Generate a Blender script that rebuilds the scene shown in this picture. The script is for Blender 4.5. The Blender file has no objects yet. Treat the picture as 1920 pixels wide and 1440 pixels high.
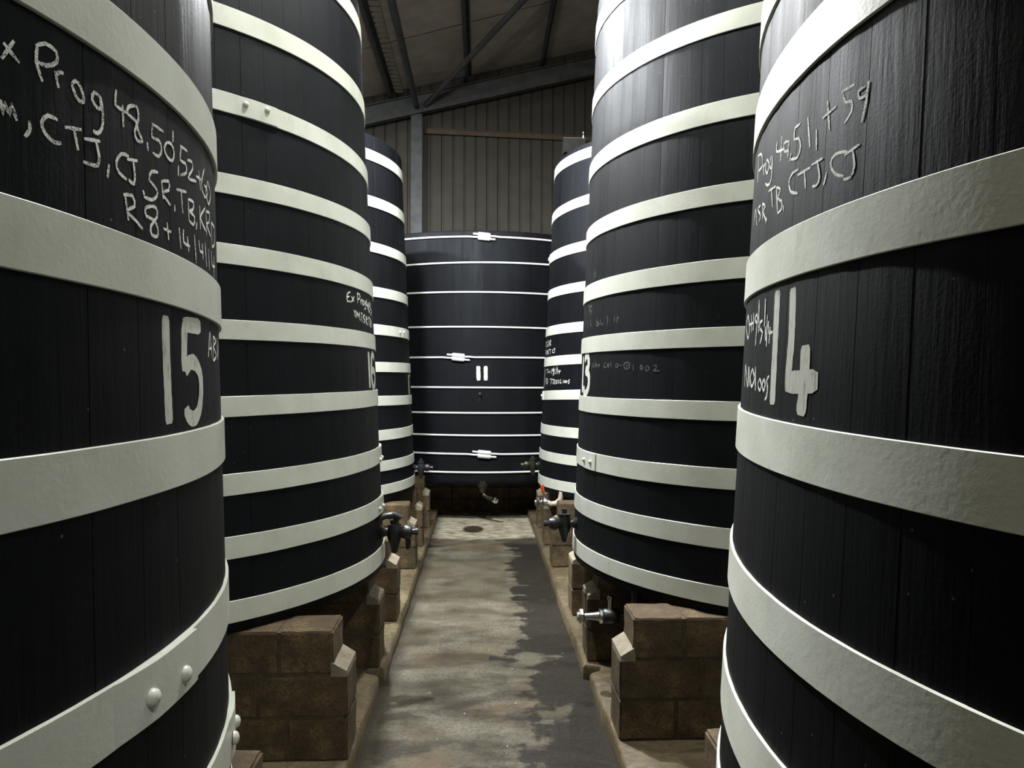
import bpy, bmesh, math, random, json
from mathutils import Vector, Matrix, noise
PI=math.pi
S=bpy.context.scene; C=S.collection

# ------------------------------------------------------------------ camera, world, lights, exposure
CAM_H=2.0
F_PX, PITCH, YAW, ROLL = (1416.278155588295, 0.0037592679173947072, 0.040919683271861435, 0.002873786312630611)
cam_d=bpy.data.cameras.new('camera'); cam=bpy.data.objects.new('camera',cam_d); C.objects.link(cam)
cam_d.sensor_width=36; cam_d.sensor_fit='HORIZONTAL'; cam_d.lens=F_PX/1920*36; cam_d.clip_start=.05; cam_d.clip_end=100
cy_,sy_=math.cos(YAW),math.sin(YAW); cp_,sp_=math.cos(PITCH),math.sin(PITCH); cr_,sr_=math.cos(ROLL),math.sin(ROLL)
rt=Vector((cy_,-sy_,0)); fw=Vector((sy_*cp_,cy_*cp_,-sp_)); up=rt.cross(fw)
r2=cr_*rt+sr_*up; u2=-sr_*rt+cr_*up
m=Matrix((r2,u2,-fw)).transposed().to_4x4(); m.translation=Vector((0,0,CAM_H)); cam.matrix_world=m
S.camera=cam
w=bpy.data.worlds.new('world'); S.world=w; w.use_nodes=True
w.node_tree.nodes['Background'].inputs[0].default_value=(.5,.55,.65,1); w.node_tree.nodes['Background'].inputs[1].default_value=.006
vs=S.view_settings; vs.view_transform='Standard'; vs.look='None'; vs.exposure=0; vs.gamma=1; vs.use_curve_mapping=False
# lamps: (x, y, z, watts, colour) ; the luminaire round each is built in high_bay_lamp()
LAMPS=[(.3,5.2,6.5,560,(1,.995,.95)),(-1.0,6.4,5.6,1750,(.965,.99,1)),(-.05,3.75,6.4,640,(1,1,.93)),(2.2,-2.0,7.0,540,(.98,1,.93)),(-4.8,7.3,6.6,3000,(.93,.97,1))]

# ------------------------------------------------------------------ materials
def mat(name,fn):
    m=bpy.data.materials.new(name); m.use_nodes=True; nt=m.node_tree; b=nt.nodes['Principled BSDF']
    fn(nt,b); return m
def N(nt,t,**k):
    n=nt.nodes.new(t)
    for a,v in k.items():
        if a.startswith('i_'): n.inputs[int(a[2:]) if a[2:].isdigit() else a[2:].replace('_',' ')].default_value=v
        else: setattr(n,a,v)
    return n
def L(nt,a,b): nt.links.new(a,b)
def coords(nt,scale=(1,1,1),kind='Object'):
    tc=N(nt,'ShaderNodeTexCoord'); mp=N(nt,'ShaderNodeMapping'); mp.inputs['Scale'].default_value=scale
    L(nt,tc.outputs[kind],mp.inputs[0]); return mp.outputs[0]
def noise_t(nt,co,scale,detail=4,rough=.55):
    n=N(nt,'ShaderNodeTexNoise'); n.inputs['Scale'].default_value=scale; n.inputs['Detail'].default_value=detail; n.inputs['Roughness'].default_value=rough
    L(nt,co,n.inputs['Vector']); return n.outputs['Fac']
def ramp(nt,fac,stops):
    r=N(nt,'ShaderNodeValToRGB'); e=r.color_ramp.elements
    while len(e)<len(stops): e.new(.5)
    for q,(p,c) in zip(e,stops): q.position=p; q.color=(*c,1) if len(c)==3 else c
    L(nt,fac,r.inputs[0]); return r.outputs[0]
def g(v): return (v,v,v)
def mix(nt,fac,a,b,mode='MIX'):
    n=N(nt,'ShaderNodeMix',data_type='RGBA',blend_type=mode)
    if isinstance(fac,(int,float)): n.inputs[0].default_value=fac
    else: L(nt,fac,n.inputs[0])
    for i,v in ((6,a),(7,b)):
        if isinstance(v,tuple): n.inputs[i].default_value=(*v,1) if len(v)==3 else v
        else: L(nt,v,n.inputs[i])
    return n.outputs[2]
def math_n(nt,op,a,b=None,c=None):
    n=N(nt,'ShaderNodeMath',operation=op)
    for i,v in enumerate((a,b,c)):
        if v is None: continue
        if isinstance(v,(int,float)): n.inputs[i].default_value=v
        else: L(nt,v,n.inputs[i])
    return n.outputs[0]
def bump(nt,b,h,strength,dist,prev=None):
    n=N(nt,'ShaderNodeBump'); n.inputs['Strength'].default_value=strength; n.inputs['Distance'].default_value=dist
    L(nt,h,n.inputs['Height'])
    if prev is not None: L(nt,prev,n.inputs['Normal'])
    L(nt,n.outputs[0],b.inputs['Normal']); return n.outputs[0]

def f_wood(nt,b):
    # one colour shift per stave, from the angle round the vat
    tc=N(nt,'ShaderNodeTexCoord'); sp=N(nt,'ShaderNodeSeparateXYZ'); L(nt,tc.outputs['Object'],sp.inputs[0])
    an=math_n(nt,'ARCTAN2',sp.outputs[1],sp.outputs[0]); st=math_n(nt,'FLOOR',math_n(nt,'MULTIPLY',an,72/(2*PI)))
    wn=N(nt,'ShaderNodeTexWhiteNoise',noise_dimensions='1D'); L(nt,st,wn.inputs['W'])
    co=coords(nt,(1,1,.045)); grain=noise_t(nt,co,60,5,.6)
    co2=coords(nt,(1,1,.12)); grain2=noise_t(nt,co2,9,4,.6)
    blot=noise_t(nt,coords(nt,(1,1,.5)),2.2,3)
    c=ramp(nt,blot,[(.35,(.0011,.0012,.0016)),(.7,(.0028,.003,.004))])
    c=mix(nt,.5,c,ramp(nt,wn.outputs[0],[(0,g(.35)),(1,g(.75))]),'OVERLAY')
    c=mix(nt,math_n(nt,'MULTIPLY',grain,.5),c,(.006,.0065,.0085))
    dn=N(nt,'ShaderNodeTexVoronoi'); dn.inputs['Scale'].default_value=16; L(nt,coords(nt),dn.inputs['Vector'])
    speck=math_n(nt,'LESS_THAN',dn.outputs['Distance'],.045)
    c=mix(nt,math_n(nt,'MULTIPLY',speck,.5),c,(.16,.16,.15))
    L(nt,c,b.inputs['Base Color'])
    r=math_n(nt,'ADD',math_n(nt,'MULTIPLY',wn.outputs[0],.10),math_n(nt,'MULTIPLY_ADD',grain2,.30,.40)); L(nt,r,b.inputs['Roughness'])
    b.inputs['Specular IOR Level'].default_value=.12; b.inputs['Specular Tint'].default_value=(.86,.93,1,1)
    p=bump(nt,b,grain,.35,.003); p=bump(nt,b,grain2,.3,.006,p)
    fine=noise_t(nt,coords(nt),130,2); bump(nt,b,fine,.18,.002,p)
M_WOOD=mat('tarred_wood',f_wood)
def f_hoop(nt,b,k=1.0):
    co=coords(nt); n1=noise_t(nt,co,5,5,.6); n2=noise_t(nt,co,75,3); n3=noise_t(nt,coords(nt,(1,1,.35)),22,4)
    c=ramp(nt,n1,[(.3,(.50*k,.52*k,.455*k)),(.7,(.60*k,.615*k,.56*k))])
    c=mix(nt,ramp(nt,n3,[(.62,g(0)),(.8,g(.45))]),c,(.40,.39,.28))
    L(nt,c,b.inputs['Base Color']); L(nt,math_n(nt,'MULTIPLY_ADD',n1,.25,.2),b.inputs['Roughness'])
    p=bump(nt,b,n2,.16,.003); bump(nt,b,noise_t(nt,co,16,3),.05,.006,p)
M_HOOP=mat('painted_hoop_iron',f_hoop); M_HOOP_WHITER=mat('whiter_painted_hoop_iron',lambda nt,b:f_hoop(nt,b,1.35))  # whiter copy of the hoop paint, for the nearest right vat
def f_rod(nt,b):
    n1=noise_t(nt,coords(nt),12,3); L(nt,ramp(nt,n1,[(.3,(.62,.63,.62)),(.7,(.72,.73,.72))]),b.inputs['Base Color']); b.inputs['Roughness'].default_value=.38
M_ROD=mat('white_painted_rod',f_rod)
def chalk(lo,col,a=.9):
    def f(nt,b):
        n1=noise_t(nt,coords(nt),330,4,.8); n2=noise_t(nt,coords(nt),40,2)
        k=math_n(nt,'ADD',math_n(nt,'MULTIPLY',n1,.75),math_n(nt,'MULTIPLY',n2,.25))
        fac=ramp(nt,k,[(lo,g(0)),(lo+.1,g(a))])
        L(nt,mix(nt,fac,(.014,.015,.018),col),b.inputs['Base Color']); b.inputs['Roughness'].default_value=.8
    return f
M_CHALK=mat('chalk',chalk(.42,(.86,.87,.83),1)); M_FAINT=mat('faded_chalk',chalk(.5,(.16,.16,.15)))
def f_paint(nt,b):
    n1=noise_t(nt,coords(nt,(1,1,.04)),130,4,.7); n2=noise_t(nt,coords(nt),30,3)
    k=math_n(nt,'ADD',math_n(nt,'MULTIPLY',n1,.7),math_n(nt,'MULTIPLY',n2,.3))
    L(nt,mix(nt,ramp(nt,k,[(.33,g(.1)),(.46,g(.95))]),(.02,.02,.02),(.60,.61,.55)),b.inputs['Base Color']); b.inputs['Roughness'].default_value=.5
M_PAINT=mat('brushed_number_paint',f_paint)
def f_block(nt,b):
    co=coords(nt,kind='Object'); n1=noise_t(nt,co,6,5,.65); v=noise_t(nt,co,70,5,.7)
    c=ramp(nt,n1,[(.25,(.028,.018,.008)),(.5,(.085,.056,.024)),(.75,(.23,.16,.07))])
    c=mix(nt,ramp(nt,v,[(.40,g(.75)),(.52,g(0))]),c,(.035,.024,.016))
    L(nt,c,b.inputs['Base Color']); b.inputs['Roughness'].default_value=.75
    p=bump(nt,b,v,.8,.006); bump(nt,b,noise_t(nt,co,18,4),.5,.012,p)
M_BLOCK=mat('concrete_block',f_block)
def f_mortar(nt,b):
    co=coords(nt); n1=noise_t(nt,co,9,5,.65)
    L(nt,ramp(nt,n1,[(.3,(.15,.125,.085)),(.7,(.30,.265,.20))]),b.inputs['Base Color']); b.inputs['Roughness'].default_value=.7
    bump(nt,b,noise_t(nt,co,60,4),.6,.004)
M_MORTAR=mat('mortar',f_mortar)
def f_joint(nt,b):
    n1=noise_t(nt,coords(nt),25,4); L(nt,ramp(nt,n1,[(.3,(.04,.028,.015)),(.7,(.085,.062,.034))]),b.inputs['Base Color']); b.inputs['Roughness'].default_value=.8; bump(nt,b,n1,.5,.004)
M_JOINT=mat('joint_mortar',f_joint)
def f_slab(nt,b):
    co=coords(nt); n1=noise_t(nt,co,1.6,6,.6); n2=noise_t(nt,co,26,4,.6)
    c=ramp(nt,n1,[(.3,(.065,.048,.025)),(.55,(.135,.107,.058)),(.75,(.20,.165,.095))])
    c=mix(nt,ramp(nt,n2,[(.35,g(.8)),(.55,g(0))]),c,(.05,.036,.02)); c=mix(nt,ramp(nt,noise_t(nt,coords(nt),5,6,.7),[(.5,g(0)),(.62,g(.6))]),c,(.055,.043,.028)); L(nt,c,b.inputs['Base Color'])
    L(nt,ramp(nt,n1,[(.3,g(.35)),(.7,g(.7))]),b.inputs['Roughness']); bump(nt,b,n2,.6,.008)
M_SLAB=mat('plinth_concrete',f_slab)
def f_floor(nt,b):
    tc=N(nt,'ShaderNodeTexCoord'); sp=N(nt,'ShaderNodeSeparateXYZ'); L(nt,tc.outputs['Object'],sp.inputs[0]); X,Y=sp.outputs[0],sp.outputs[1]
    co=coords(nt)
    big=noise_t(nt,coords(nt,(1,.55,1)),2.6,6,.62); mid=noise_t(nt,coords(nt,(.9,1.2,1)),3.0,6,.62); fine=noise_t(nt,co,45,5,.65)
    c=ramp(nt,mid,[(.32,(.055,.047,.032)),(.5,(.105,.094,.068)),(.68,(.155,.142,.108))])
    c=mix(nt,ramp(nt,fine,[(.38,g(.65)),(.58,g(0))]),c,(.04,.034,.024))
    # rusty tint near the camera
    rust=ramp(nt,noise_t(nt,co,1.7,4),[(.55,g(0)),(.72,g(.5))]); c=mix(nt,rust,c,(.13,.085,.045))
    # damp patches: a long ragged one on the right, blotches over the near part
    edge=math_n(nt,'ADD',math_n(nt,'MULTIPLY_ADD',big,.95,-.47),math_n(nt,'MULTIPLY_ADD',noise_t(nt,coords(nt,(.8,1.5,1)),3.0,5,.6),.9,-.45))
    right=math_n(nt,'SUBTRACT',math_n(nt,'ADD',X,edge),.33)
    wet1=ramp(nt,math_n(nt,'MULTIPLY_ADD',right,5,.5),[(.3,g(0)),(.7,g(1))])
    yfade=N(nt,'ShaderNodeMapRange'); L(nt,Y,yfade.inputs[0]); yfade.inputs[1].default_value=9.6; yfade.inputs[2].default_value=9.2
    wet1=math_n(nt,'MULTIPLY',wet1,yfade.outputs[0])
    near=N(nt,'ShaderNodeMapRange'); L(nt,Y,near.inputs[0]); near.inputs[1].default_value=7.6; near.inputs[2].default_value=4.4
    wet2=math_n(nt,'MULTIPLY',ramp(nt,noise_t(nt,coords(nt,(.8,1.5,1)),3.0,6,.6),[(.46,g(0)),(.60,g(.8))]),near.outputs[0])
    left=N(nt,'ShaderNodeMapRange'); L(nt,X,left.inputs[0]); left.inputs[1].default_value=-.52; left.inputs[2].default_value=-.63; left.inputs[4].default_value=.85  # dark band along the left curb foot: curb shadow painted into the colour
    wet_shade=math_n(nt,'MAXIMUM',math_n(nt,'MAXIMUM',wet1,wet2),left.outputs[0])
    # round damp spot before the far vat
    d=math_n(nt,'SQRT',math_n(nt,'ADD',math_n(nt,'POWER',math_n(nt,'DIVIDE',math_n(nt,'ADD',X,.10),.16),2),math_n(nt,'POWER',math_n(nt,'DIVIDE',math_n(nt,'SUBTRACT',Y,10.2),.28),2)))
    spot=ramp(nt,math_n(nt,'ADD',d,math_n(nt,'MULTIPLY_ADD',fine,.5,-.25)),[(.75,g(1)),(1,g(0))])
    # pale scoured apron at the far end
    far=N(nt,'ShaderNodeMapRange'); L(nt,math_n(nt,'ADD',Y,math_n(nt,'MULTIPLY_ADD',mid,.5,-.25)),far.inputs[0]); far.inputs[1].default_value=9.5; far.inputs[2].default_value=9.7
    cf=ramp(nt,noise_t(nt,coords(nt,(1,2.5,1)),6,5,.7),[(.38,(.17,.14,.075)),(.5,(.38,.35,.26)),(.66,(.60,.58,.49))])
    c=mix(nt,far.outputs[0],c,cf)
    c=mix(nt,wet_shade,c,mix(nt,ramp(nt,fine,[(.35,g(0)),(.65,g(1))]),(.009,.008,.006),(.026,.022,.017))); c=mix(nt,spot,c,(.05,.035,.025))
    v=N(nt,'ShaderNodeTexVoronoi'); v.inputs['Scale'].default_value=13; v.inputs['Randomness'].default_value=1; L(nt,co,v.inputs['Vector'])
    sel=math_n(nt,'MULTIPLY',math_n(nt,'LESS_THAN',v.outputs['Distance'],.055),math_n(nt,'GREATER_THAN',N_sep(nt,v),.72))
    c=mix(nt,math_n(nt,'MULTIPLY',sel,near.outputs[0]),c,(.75,.75,.72))
    L(nt,c,b.inputs['Base Color'])
    r=math_n(nt,'SUBTRACT',ramp(nt,mid,[(.3,g(.38)),(.7,g(.62))]),math_n(nt,'MULTIPLY',math_n(nt,'MAXIMUM',math_n(nt,'MULTIPLY',wet_shade,-.3),far.outputs[0]),.22)); L(nt,r,b.inputs['Roughness']); b.inputs['Specular IOR Level'].default_value=.22
    p=bump(nt,b,fine,.35,.004); bump(nt,b,mid,.25,.02,p)
def N_sep(nt,v):
    s=N(nt,'ShaderNodeSeparateColor'); L(nt,v.outputs['Color'],s.inputs[0]); return s.outputs[0]
M_FLOOR=mat('aisle_concrete',f_floor)
def plain(col,rough=.6,metal=0,bs=0,bsc=40,var=.25):
    def f(nt,b):
        n=noise_t(nt,coords(nt),bsc,4); lo=tuple(v*(1-var) for v in col); hi=tuple(min(1,v*(1+var)) for v in col)
        L(nt,ramp(nt,n,[(.3,lo),(.7,hi)]),b.inputs['Base Color']); b.inputs['Roughness'].default_value=rough; b.inputs['Metallic'].default_value=metal
        if bs: bump(nt,b,n,bs,.004)
    return f
M_CLAD=mat('wall_cladding',plain((.054,.048,.037),.7,bsc=3,var=.18)); M_ROOF=mat('roof_lining',plain((.58,.53,.47),.8,bsc=2.2,var=.18))
M_STEEL=mat('galvanised_steel',plain((.095,.10,.105),.65,.1,bsc=5,var=.3)); M_RAIL=mat('rusted_rail',plain((.10,.075,.05),.85,bsc=5))
M_CAST=mat('black_cast_iron',plain((.018,.018,.02),.35,0,.4,50)); M_STAIN=mat('stainless_steel',plain((.62,.62,.64),.22,1,bsc=20,var=.1))
M_BRASS=mat('tarnished_brass',plain((.035,.034,.022),.4,.5,.3,50)); M_RED=mat('orange_lever_sleeve',plain((.75,.10,.03),.4)); M_GREY=mat('pale_pipe_paint',plain((.42,.38,.30),.5,bsc=30))
M_BOARD=mat('dark_board',plain((.008,.008,.007),.8,bsc=15)); M_BOARD.node_tree.nodes['Principled BSDF'].inputs['Specular IOR Level'].default_value=.05; M_LAMP=mat('lamp_housing',plain((.3,.3,.31),.4,.6))
def f_bulb(nt,b): b.inputs['Emission Color'].default_value=(1,.98,.94,1); b.inputs['Emission Strength'].default_value=25
M_BULB=mat('lamp_bulb',f_bulb)

# ------------------------------------------------------------------ mesh helpers
def obj(name,bm,m,parent=None,loc=(0,0,0),smooth=None,mats=None):
    me=bpy.data.meshes.new(name)
    bmesh.ops.recalc_face_normals(bm,faces=bm.faces)
    bm.to_mesh(me); bm.free()
    for q in (mats or [m]): me.materials.append(q)
    if smooth is not None:
        me.polygons.foreach_set('use_smooth',[True]*len(me.polygons)); me.set_sharp_from_angle(angle=math.radians(smooth))
    o=bpy.data.objects.new(name,me); C.objects.link(o); o.parent=parent; o.location=loc; return o
def tag(o,label=None,cat=None,group=None,kind=None):
    for k,v in (('label',label),('category',cat),('group',group),('kind',kind)):
        if v: o[k]=v
    return o
def empty(name,loc,rz=0):
    o=bpy.data.objects.new(name,None); C.objects.link(o); o.location=loc; o.rotation_euler=(0,0,rz); o.empty_display_size=.1; return o
def box(bm,x0,x1,y0,y1,z0,z1,mi=0,bev=0,M=None):
    b2=bmesh.new(); bmesh.ops.create_cube(b2,size=1)
    for v in b2.verts: v.co=Vector((x0+(v.co.x+.5)*(x1-x0),y0+(v.co.y+.5)*(y1-y0),z0+(v.co.z+.5)*(z1-z0)))
    if bev: bmesh.ops.bevel(b2,geom=b2.edges[:],offset=bev,segments=2,affect='EDGES',profile=.6)
    if M is not None: b2.transform(M)
    join(bm,b2,mi)
def join(bm,b2,mi=0):
    vm={v:bm.verts.new(v.co) for v in b2.verts}
    for f in b2.faces:
        try: q=bm.faces.new([vm[v] for v in f.verts]); q.material_index=mi
        except ValueError: pass
    b2.free()
def lathe(bm,prof,seg=24,M=None,mi=0,caps=True):
    # prof: (r, h) along +z
    b2=bmesh.new(); rings=[]
    for r,h in prof:
        rings.append([b2.verts.new((max(r,1e-5)*math.cos(2*PI*i/seg),max(r,1e-5)*math.sin(2*PI*i/seg),h)) for i in range(seg)])
    for a,c in zip(rings,rings[1:]):
        for i in range(seg): b2.faces.new((a[i],a[(i+1)%seg],c[(i+1)%seg],c[i]))
    if caps: b2.faces.new(rings[0][::-1]); b2.faces.new(rings[-1])
    if M is not None: b2.transform(M)
    join(bm,b2,mi)
def tube(bm,pts,r,seg=12,mi=0):
    pts=[Vector(p) for p in pts]; b2=bmesh.new(); rings=[]; n=len(pts)
    for i,p in enumerate(pts):
        t=(pts[min(i+1,n-1)]-pts[max(i-1,0)]).normalized(); a=t.orthogonal().normalized() if i==0 else (a-t*a.dot(t)).normalized(); c=t.cross(a)
        rr=r[i] if isinstance(r,(list,tuple)) else r
        rings.append([b2.verts.new(p+rr*(a*math.cos(2*PI*k/seg)+c*math.sin(2*PI*k/seg))) for k in range(seg)])
    for a_,c_ in zip(rings,rings[1:]):
        for k in range(seg): b2.faces.new((a_[k],a_[(k+1)%seg],c_[(k+1)%seg],c_[k]))
    b2.faces.new(rings[0][::-1]); b2.faces.new(rings[-1]); join(bm,b2,mi)
def axis(frm,to):   # matrix taking +z to the direction frm->to, placed at frm
    d=(Vector(to)-Vector(frm)).normalized(); return Matrix.Translation(frm)@d.to_track_quat('Z','Y').to_matrix().to_4x4()

# ------------------------------------------------------------------ the building
HALL=(-7.5,7.5,-5.0); WY=17.0; WS=.10   # back wall depth and skew
def wy(x): return WY+WS*x
def roofz(x): return CAM_H+6.93+.274*x
bm=bmesh.new(); nx,ny=16,120
vv=[[bm.verts.new((-.70+1.46*i/nx,-4.9+(21.5)*j/ny,.004*noise.noise(Vector((i*.4,j*.3,0))))) for i in range(nx+1)] for j in range(ny+1)]
for j in range(ny):
    for i in range(nx): bm.faces.new((vv[j][i],vv[j][i+1],vv[j+1][i+1],vv[j+1][i]))
tag(obj('floor',bm,M_FLOOR,smooth=60),kind='structure')
def plinth(name,xe,xo,sgn):
    bm=bmesh.new(); y0,y1=-4.95,11.45; prof=[]; n=330; rnd=random.Random(5+sgn)
    top_e=[];low_e=[];top_o=[]
    for j in range(n+1):
        y=y0+(y1-y0)*j/n; d=.012*noise.noise(Vector((y*2.3,sgn*3,0)))+.006*noise.noise(Vector((y*11,sgn,4)))
        notch=.10 if 4.93<y<5.02 else 0
        near=.02 if y<4.93 else 0
        e=xe+sgn*(d+notch+near)
        ch=.014+.010*abs(noise.noise(Vector((y*7,2,sgn))))
        prof.append([(e,y,-.02),(e,y,.10-ch),(e+sgn*ch,y,.10),(e+sgn*.25,y,.10),(xo,y,.10)])
    vs_=[[bm.verts.new(p) for p in r] for r in prof]
    for a,c in zip(vs_,vs_[1:]):
        for k in range(4): bm.faces.new((a[k],a[k+1],c[k+1],c[k]))
    for end in (vs_[0],vs_[-1]):
        lo=bm.verts.new((xo,end[0].co.y,-.02)); bm.faces.new(end+[lo])
    tag(obj(name,bm,M_SLAB,smooth=50),kind='structure')
plinth('trim_1',-.635,-7.5,-1); plinth('trim_2',.695,7.5,1)
bm=bmesh.new(); box(bm,-7.6,7.6,-5.1,18.2,-.3,-.03); tag(obj('floor',bm,M_SLAB),kind='structure')

def ribbed(name,x0,x1,fy,z0f,z1f,pitch,depth):
    bm=bmesh.new(); n=int((x1-x0)/pitch); pts=[]
    for i in range(n):
        a=x0+i*pitch
        pts+=[(a,0),(a+pitch*.80,0),(a+pitch*.85,depth),(a+pitch*.95,depth)]
    pts.append((x0+n*pitch,0)); lo=[];hi=[]
    for x,d in pts:
        lo.append(bm.verts.new((x,fy(x)+d,z0f(x)))); hi.append(bm.verts.new((x,fy(x)+d,z1f(x))))
    for i in range(len(pts)-1): bm.faces.new((lo[i],lo[i+1],hi[i+1],hi[i]))
    return tag(obj(name,bm,M_CLAD),kind='structure')
ribbed('wall_back',-7.6,7.6,wy,lambda x:-.1,lambda x:roofz(x)+.1,.25,.035)
for nm,x in (('wall_left',-7.5),('wall_right',7.5)):
    bm=bmesh.new(); box(bm,x-.05,x+.05,-5,18,-.1,roofz(x)+.1); tag(obj(nm,bm,M_CLAD),kind='structure')
bm=bmesh.new(); q=[bm.verts.new(p) for p in ((-7.5,-5,-.1),(7.5,-5,-.1),(7.5,-5,roofz(7.5)),(-7.5,-5,roofz(-7.5)))]; bm.faces.new(q); tag(obj('wall_front',bm,M_CLAD),kind='structure')
# roof lining: panels between transverse joints, a small step at every lap
bm=bmesh.new(); ys=[-5.0,-.9,2.2,5.3,8.4,11.45,14.5,17.9]
for i,(a,c) in enumerate(zip(ys,ys[1:])):
    for k in range(10):
        xa=-7.6+1.52*k; xb=xa+1.52
        q=[bm.verts.new((x,y,roofz(x)+dz)) for x,y,dz in ((xa,a+.012,0),(xb,a+.012,0),(xb,c-.012,0),(xa,c-.012,0))]
        bm.faces.new(q)
box_m=Matrix.Translation((0,0,roofz(0)+.06))@Matrix.Rotation(-math.atan(.274),4,'Y')
box(bm,-8,8,-5.1,18.2,0,.05,M=box_m)
tag(obj('ceiling',bm,M_ROOF),kind='structure')
# rafter (I section along the gable)
def ibeam(bm,p0,p1,wd,dp,th=.016,up=Vector((0,0,1))):
    p0=Vector(p0);p1=Vector(p1); d=(p1-p0); Ln=d.length; d.normalize(); s=d.cross(up).normalized(); u=s.cross(d).normalized()
    M=Matrix((d,s,u)).transposed().to_4x4(); M.translation=p0
    box(bm,0,Ln,-wd/2,wd/2,-dp/2,-dp/2+th,M=M); box(bm,0,Ln,-wd/2,wd/2,dp/2-th,dp/2,M=M); box(bm,0,Ln,-th/2,th/2,-dp/2+th,dp/2-th,M=M)
ry=-.28
bm=bmesh.new(); ibeam(bm,(-7.3,wy(-7.3)+ry,roofz(-7.3)-.52),(7.3,wy(7.3)+ry,roofz(7.3)-.52),.18,.40)
tag(obj('roof_rafter',bm,M_STEEL),'grey steel rafter sloping up along the top of the ribbed back wall','rafter')
bm=bmesh.new(); ibeam(bm,(-7.3,10.6,roofz(-7.3)-.52),(7.3,10.6,roofz(7.3)-.52),.18,.40)
PL=['grey roof purlin at the far left, running over the top of the second left vat','grey roof purlin left of centre, beside the slotted cable tray','dark roof purlin running straight overhead above the aisle centre','grey roof purlin right of centre, meeting the rafter over the aisle','grey roof purlin hidden mostly by the second right vat']
obj_r=tag(obj('roof_rafter',bm,M_STEEL),'grey steel rafter crossing the roof nearer than the back wall, above the frame top','rafter')
for i,k in ((1,-1),(2,0),(3,1)):
    x=-.30+1.66*k; z=roofz(x)-.02
    bm=bmesh.new(); y0,y1=-4.9,wy(x)-.05
    box(bm,x-.004,x+.004,y0,y1,z-.20,z); box(bm,x-.07,x,y0,y1,z-.206,z-.198); box(bm,x,x+.07,y0,y1,z-.008,z)
    box(bm,x-.07,x-.064,y0,y1,z-.2,z-.18)
    tag(obj('roof_purlin',bm,M_STEEL),PL[i],'purlin','purlins under the roof lining')
# gable post
bm=bmesh.new(); px=-1.42; yb=wy(px)-.17
ibeam(bm,(px,yb,0),(px,yb,roofz(px)-.72),.24,.26,up=Vector((0,1,0)))
tag(obj('gable_post',bm,M_STEEL),'upright grey steel post standing against the ribbed back wall','post')
bm=bmesh.new(); z=CAM_H+5.53
ibeam(bm,(px+.135,wy(px+.135)-.08,z),(7.3,wy(7.3)-.08,z),.06,.12)
tag(obj('sheeting_rail',bm,M_RAIL),'rusty brown horizontal rail across the back wall right of the post','rail')
# tubes
bm=bmesh.new(); tube(bm,[(-1.42,16.6,CAM_H+5.98),(-1.42,3,CAM_H+5.98)],.062,16)
tag(obj('tie_tube',bm,M_STEEL),'grey round tie tube running towards the camera from the rafter and post joint','tube')
bm=bmesh.new(); p0=Vector((-1.22,16.55,CAM_H+6.02)); p1=Vector((.70,12.9,CAM_H+6.50)); p2=p0+(p1-p0)*1.62
tube(bm,[p0,p2],.055,16); tag(obj('brace_tube',bm,M_STEEL),'grey round brace tube slanting up across the roof to the right','tube')
# slotted cable tray
bm=bmesh.new(); xt=-1.78; zt=roofz(xt)-.24
box(bm,xt-.09,xt-.085,4,16.3,zt,zt+.05); box(bm,xt+.085,xt+.09,4,16.3,zt,zt+.05)
for k in range(62): box(bm,xt-.085,xt+.085,4.05+k*.2,4.17+k*.2,zt,zt+.004)
tag(obj('cable_tray',bm,mat('tray_zinc',plain((.36,.33,.28),.6,.1))),'pale slotted cable tray under the roof beside the left purlin','cable tray')

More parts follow.
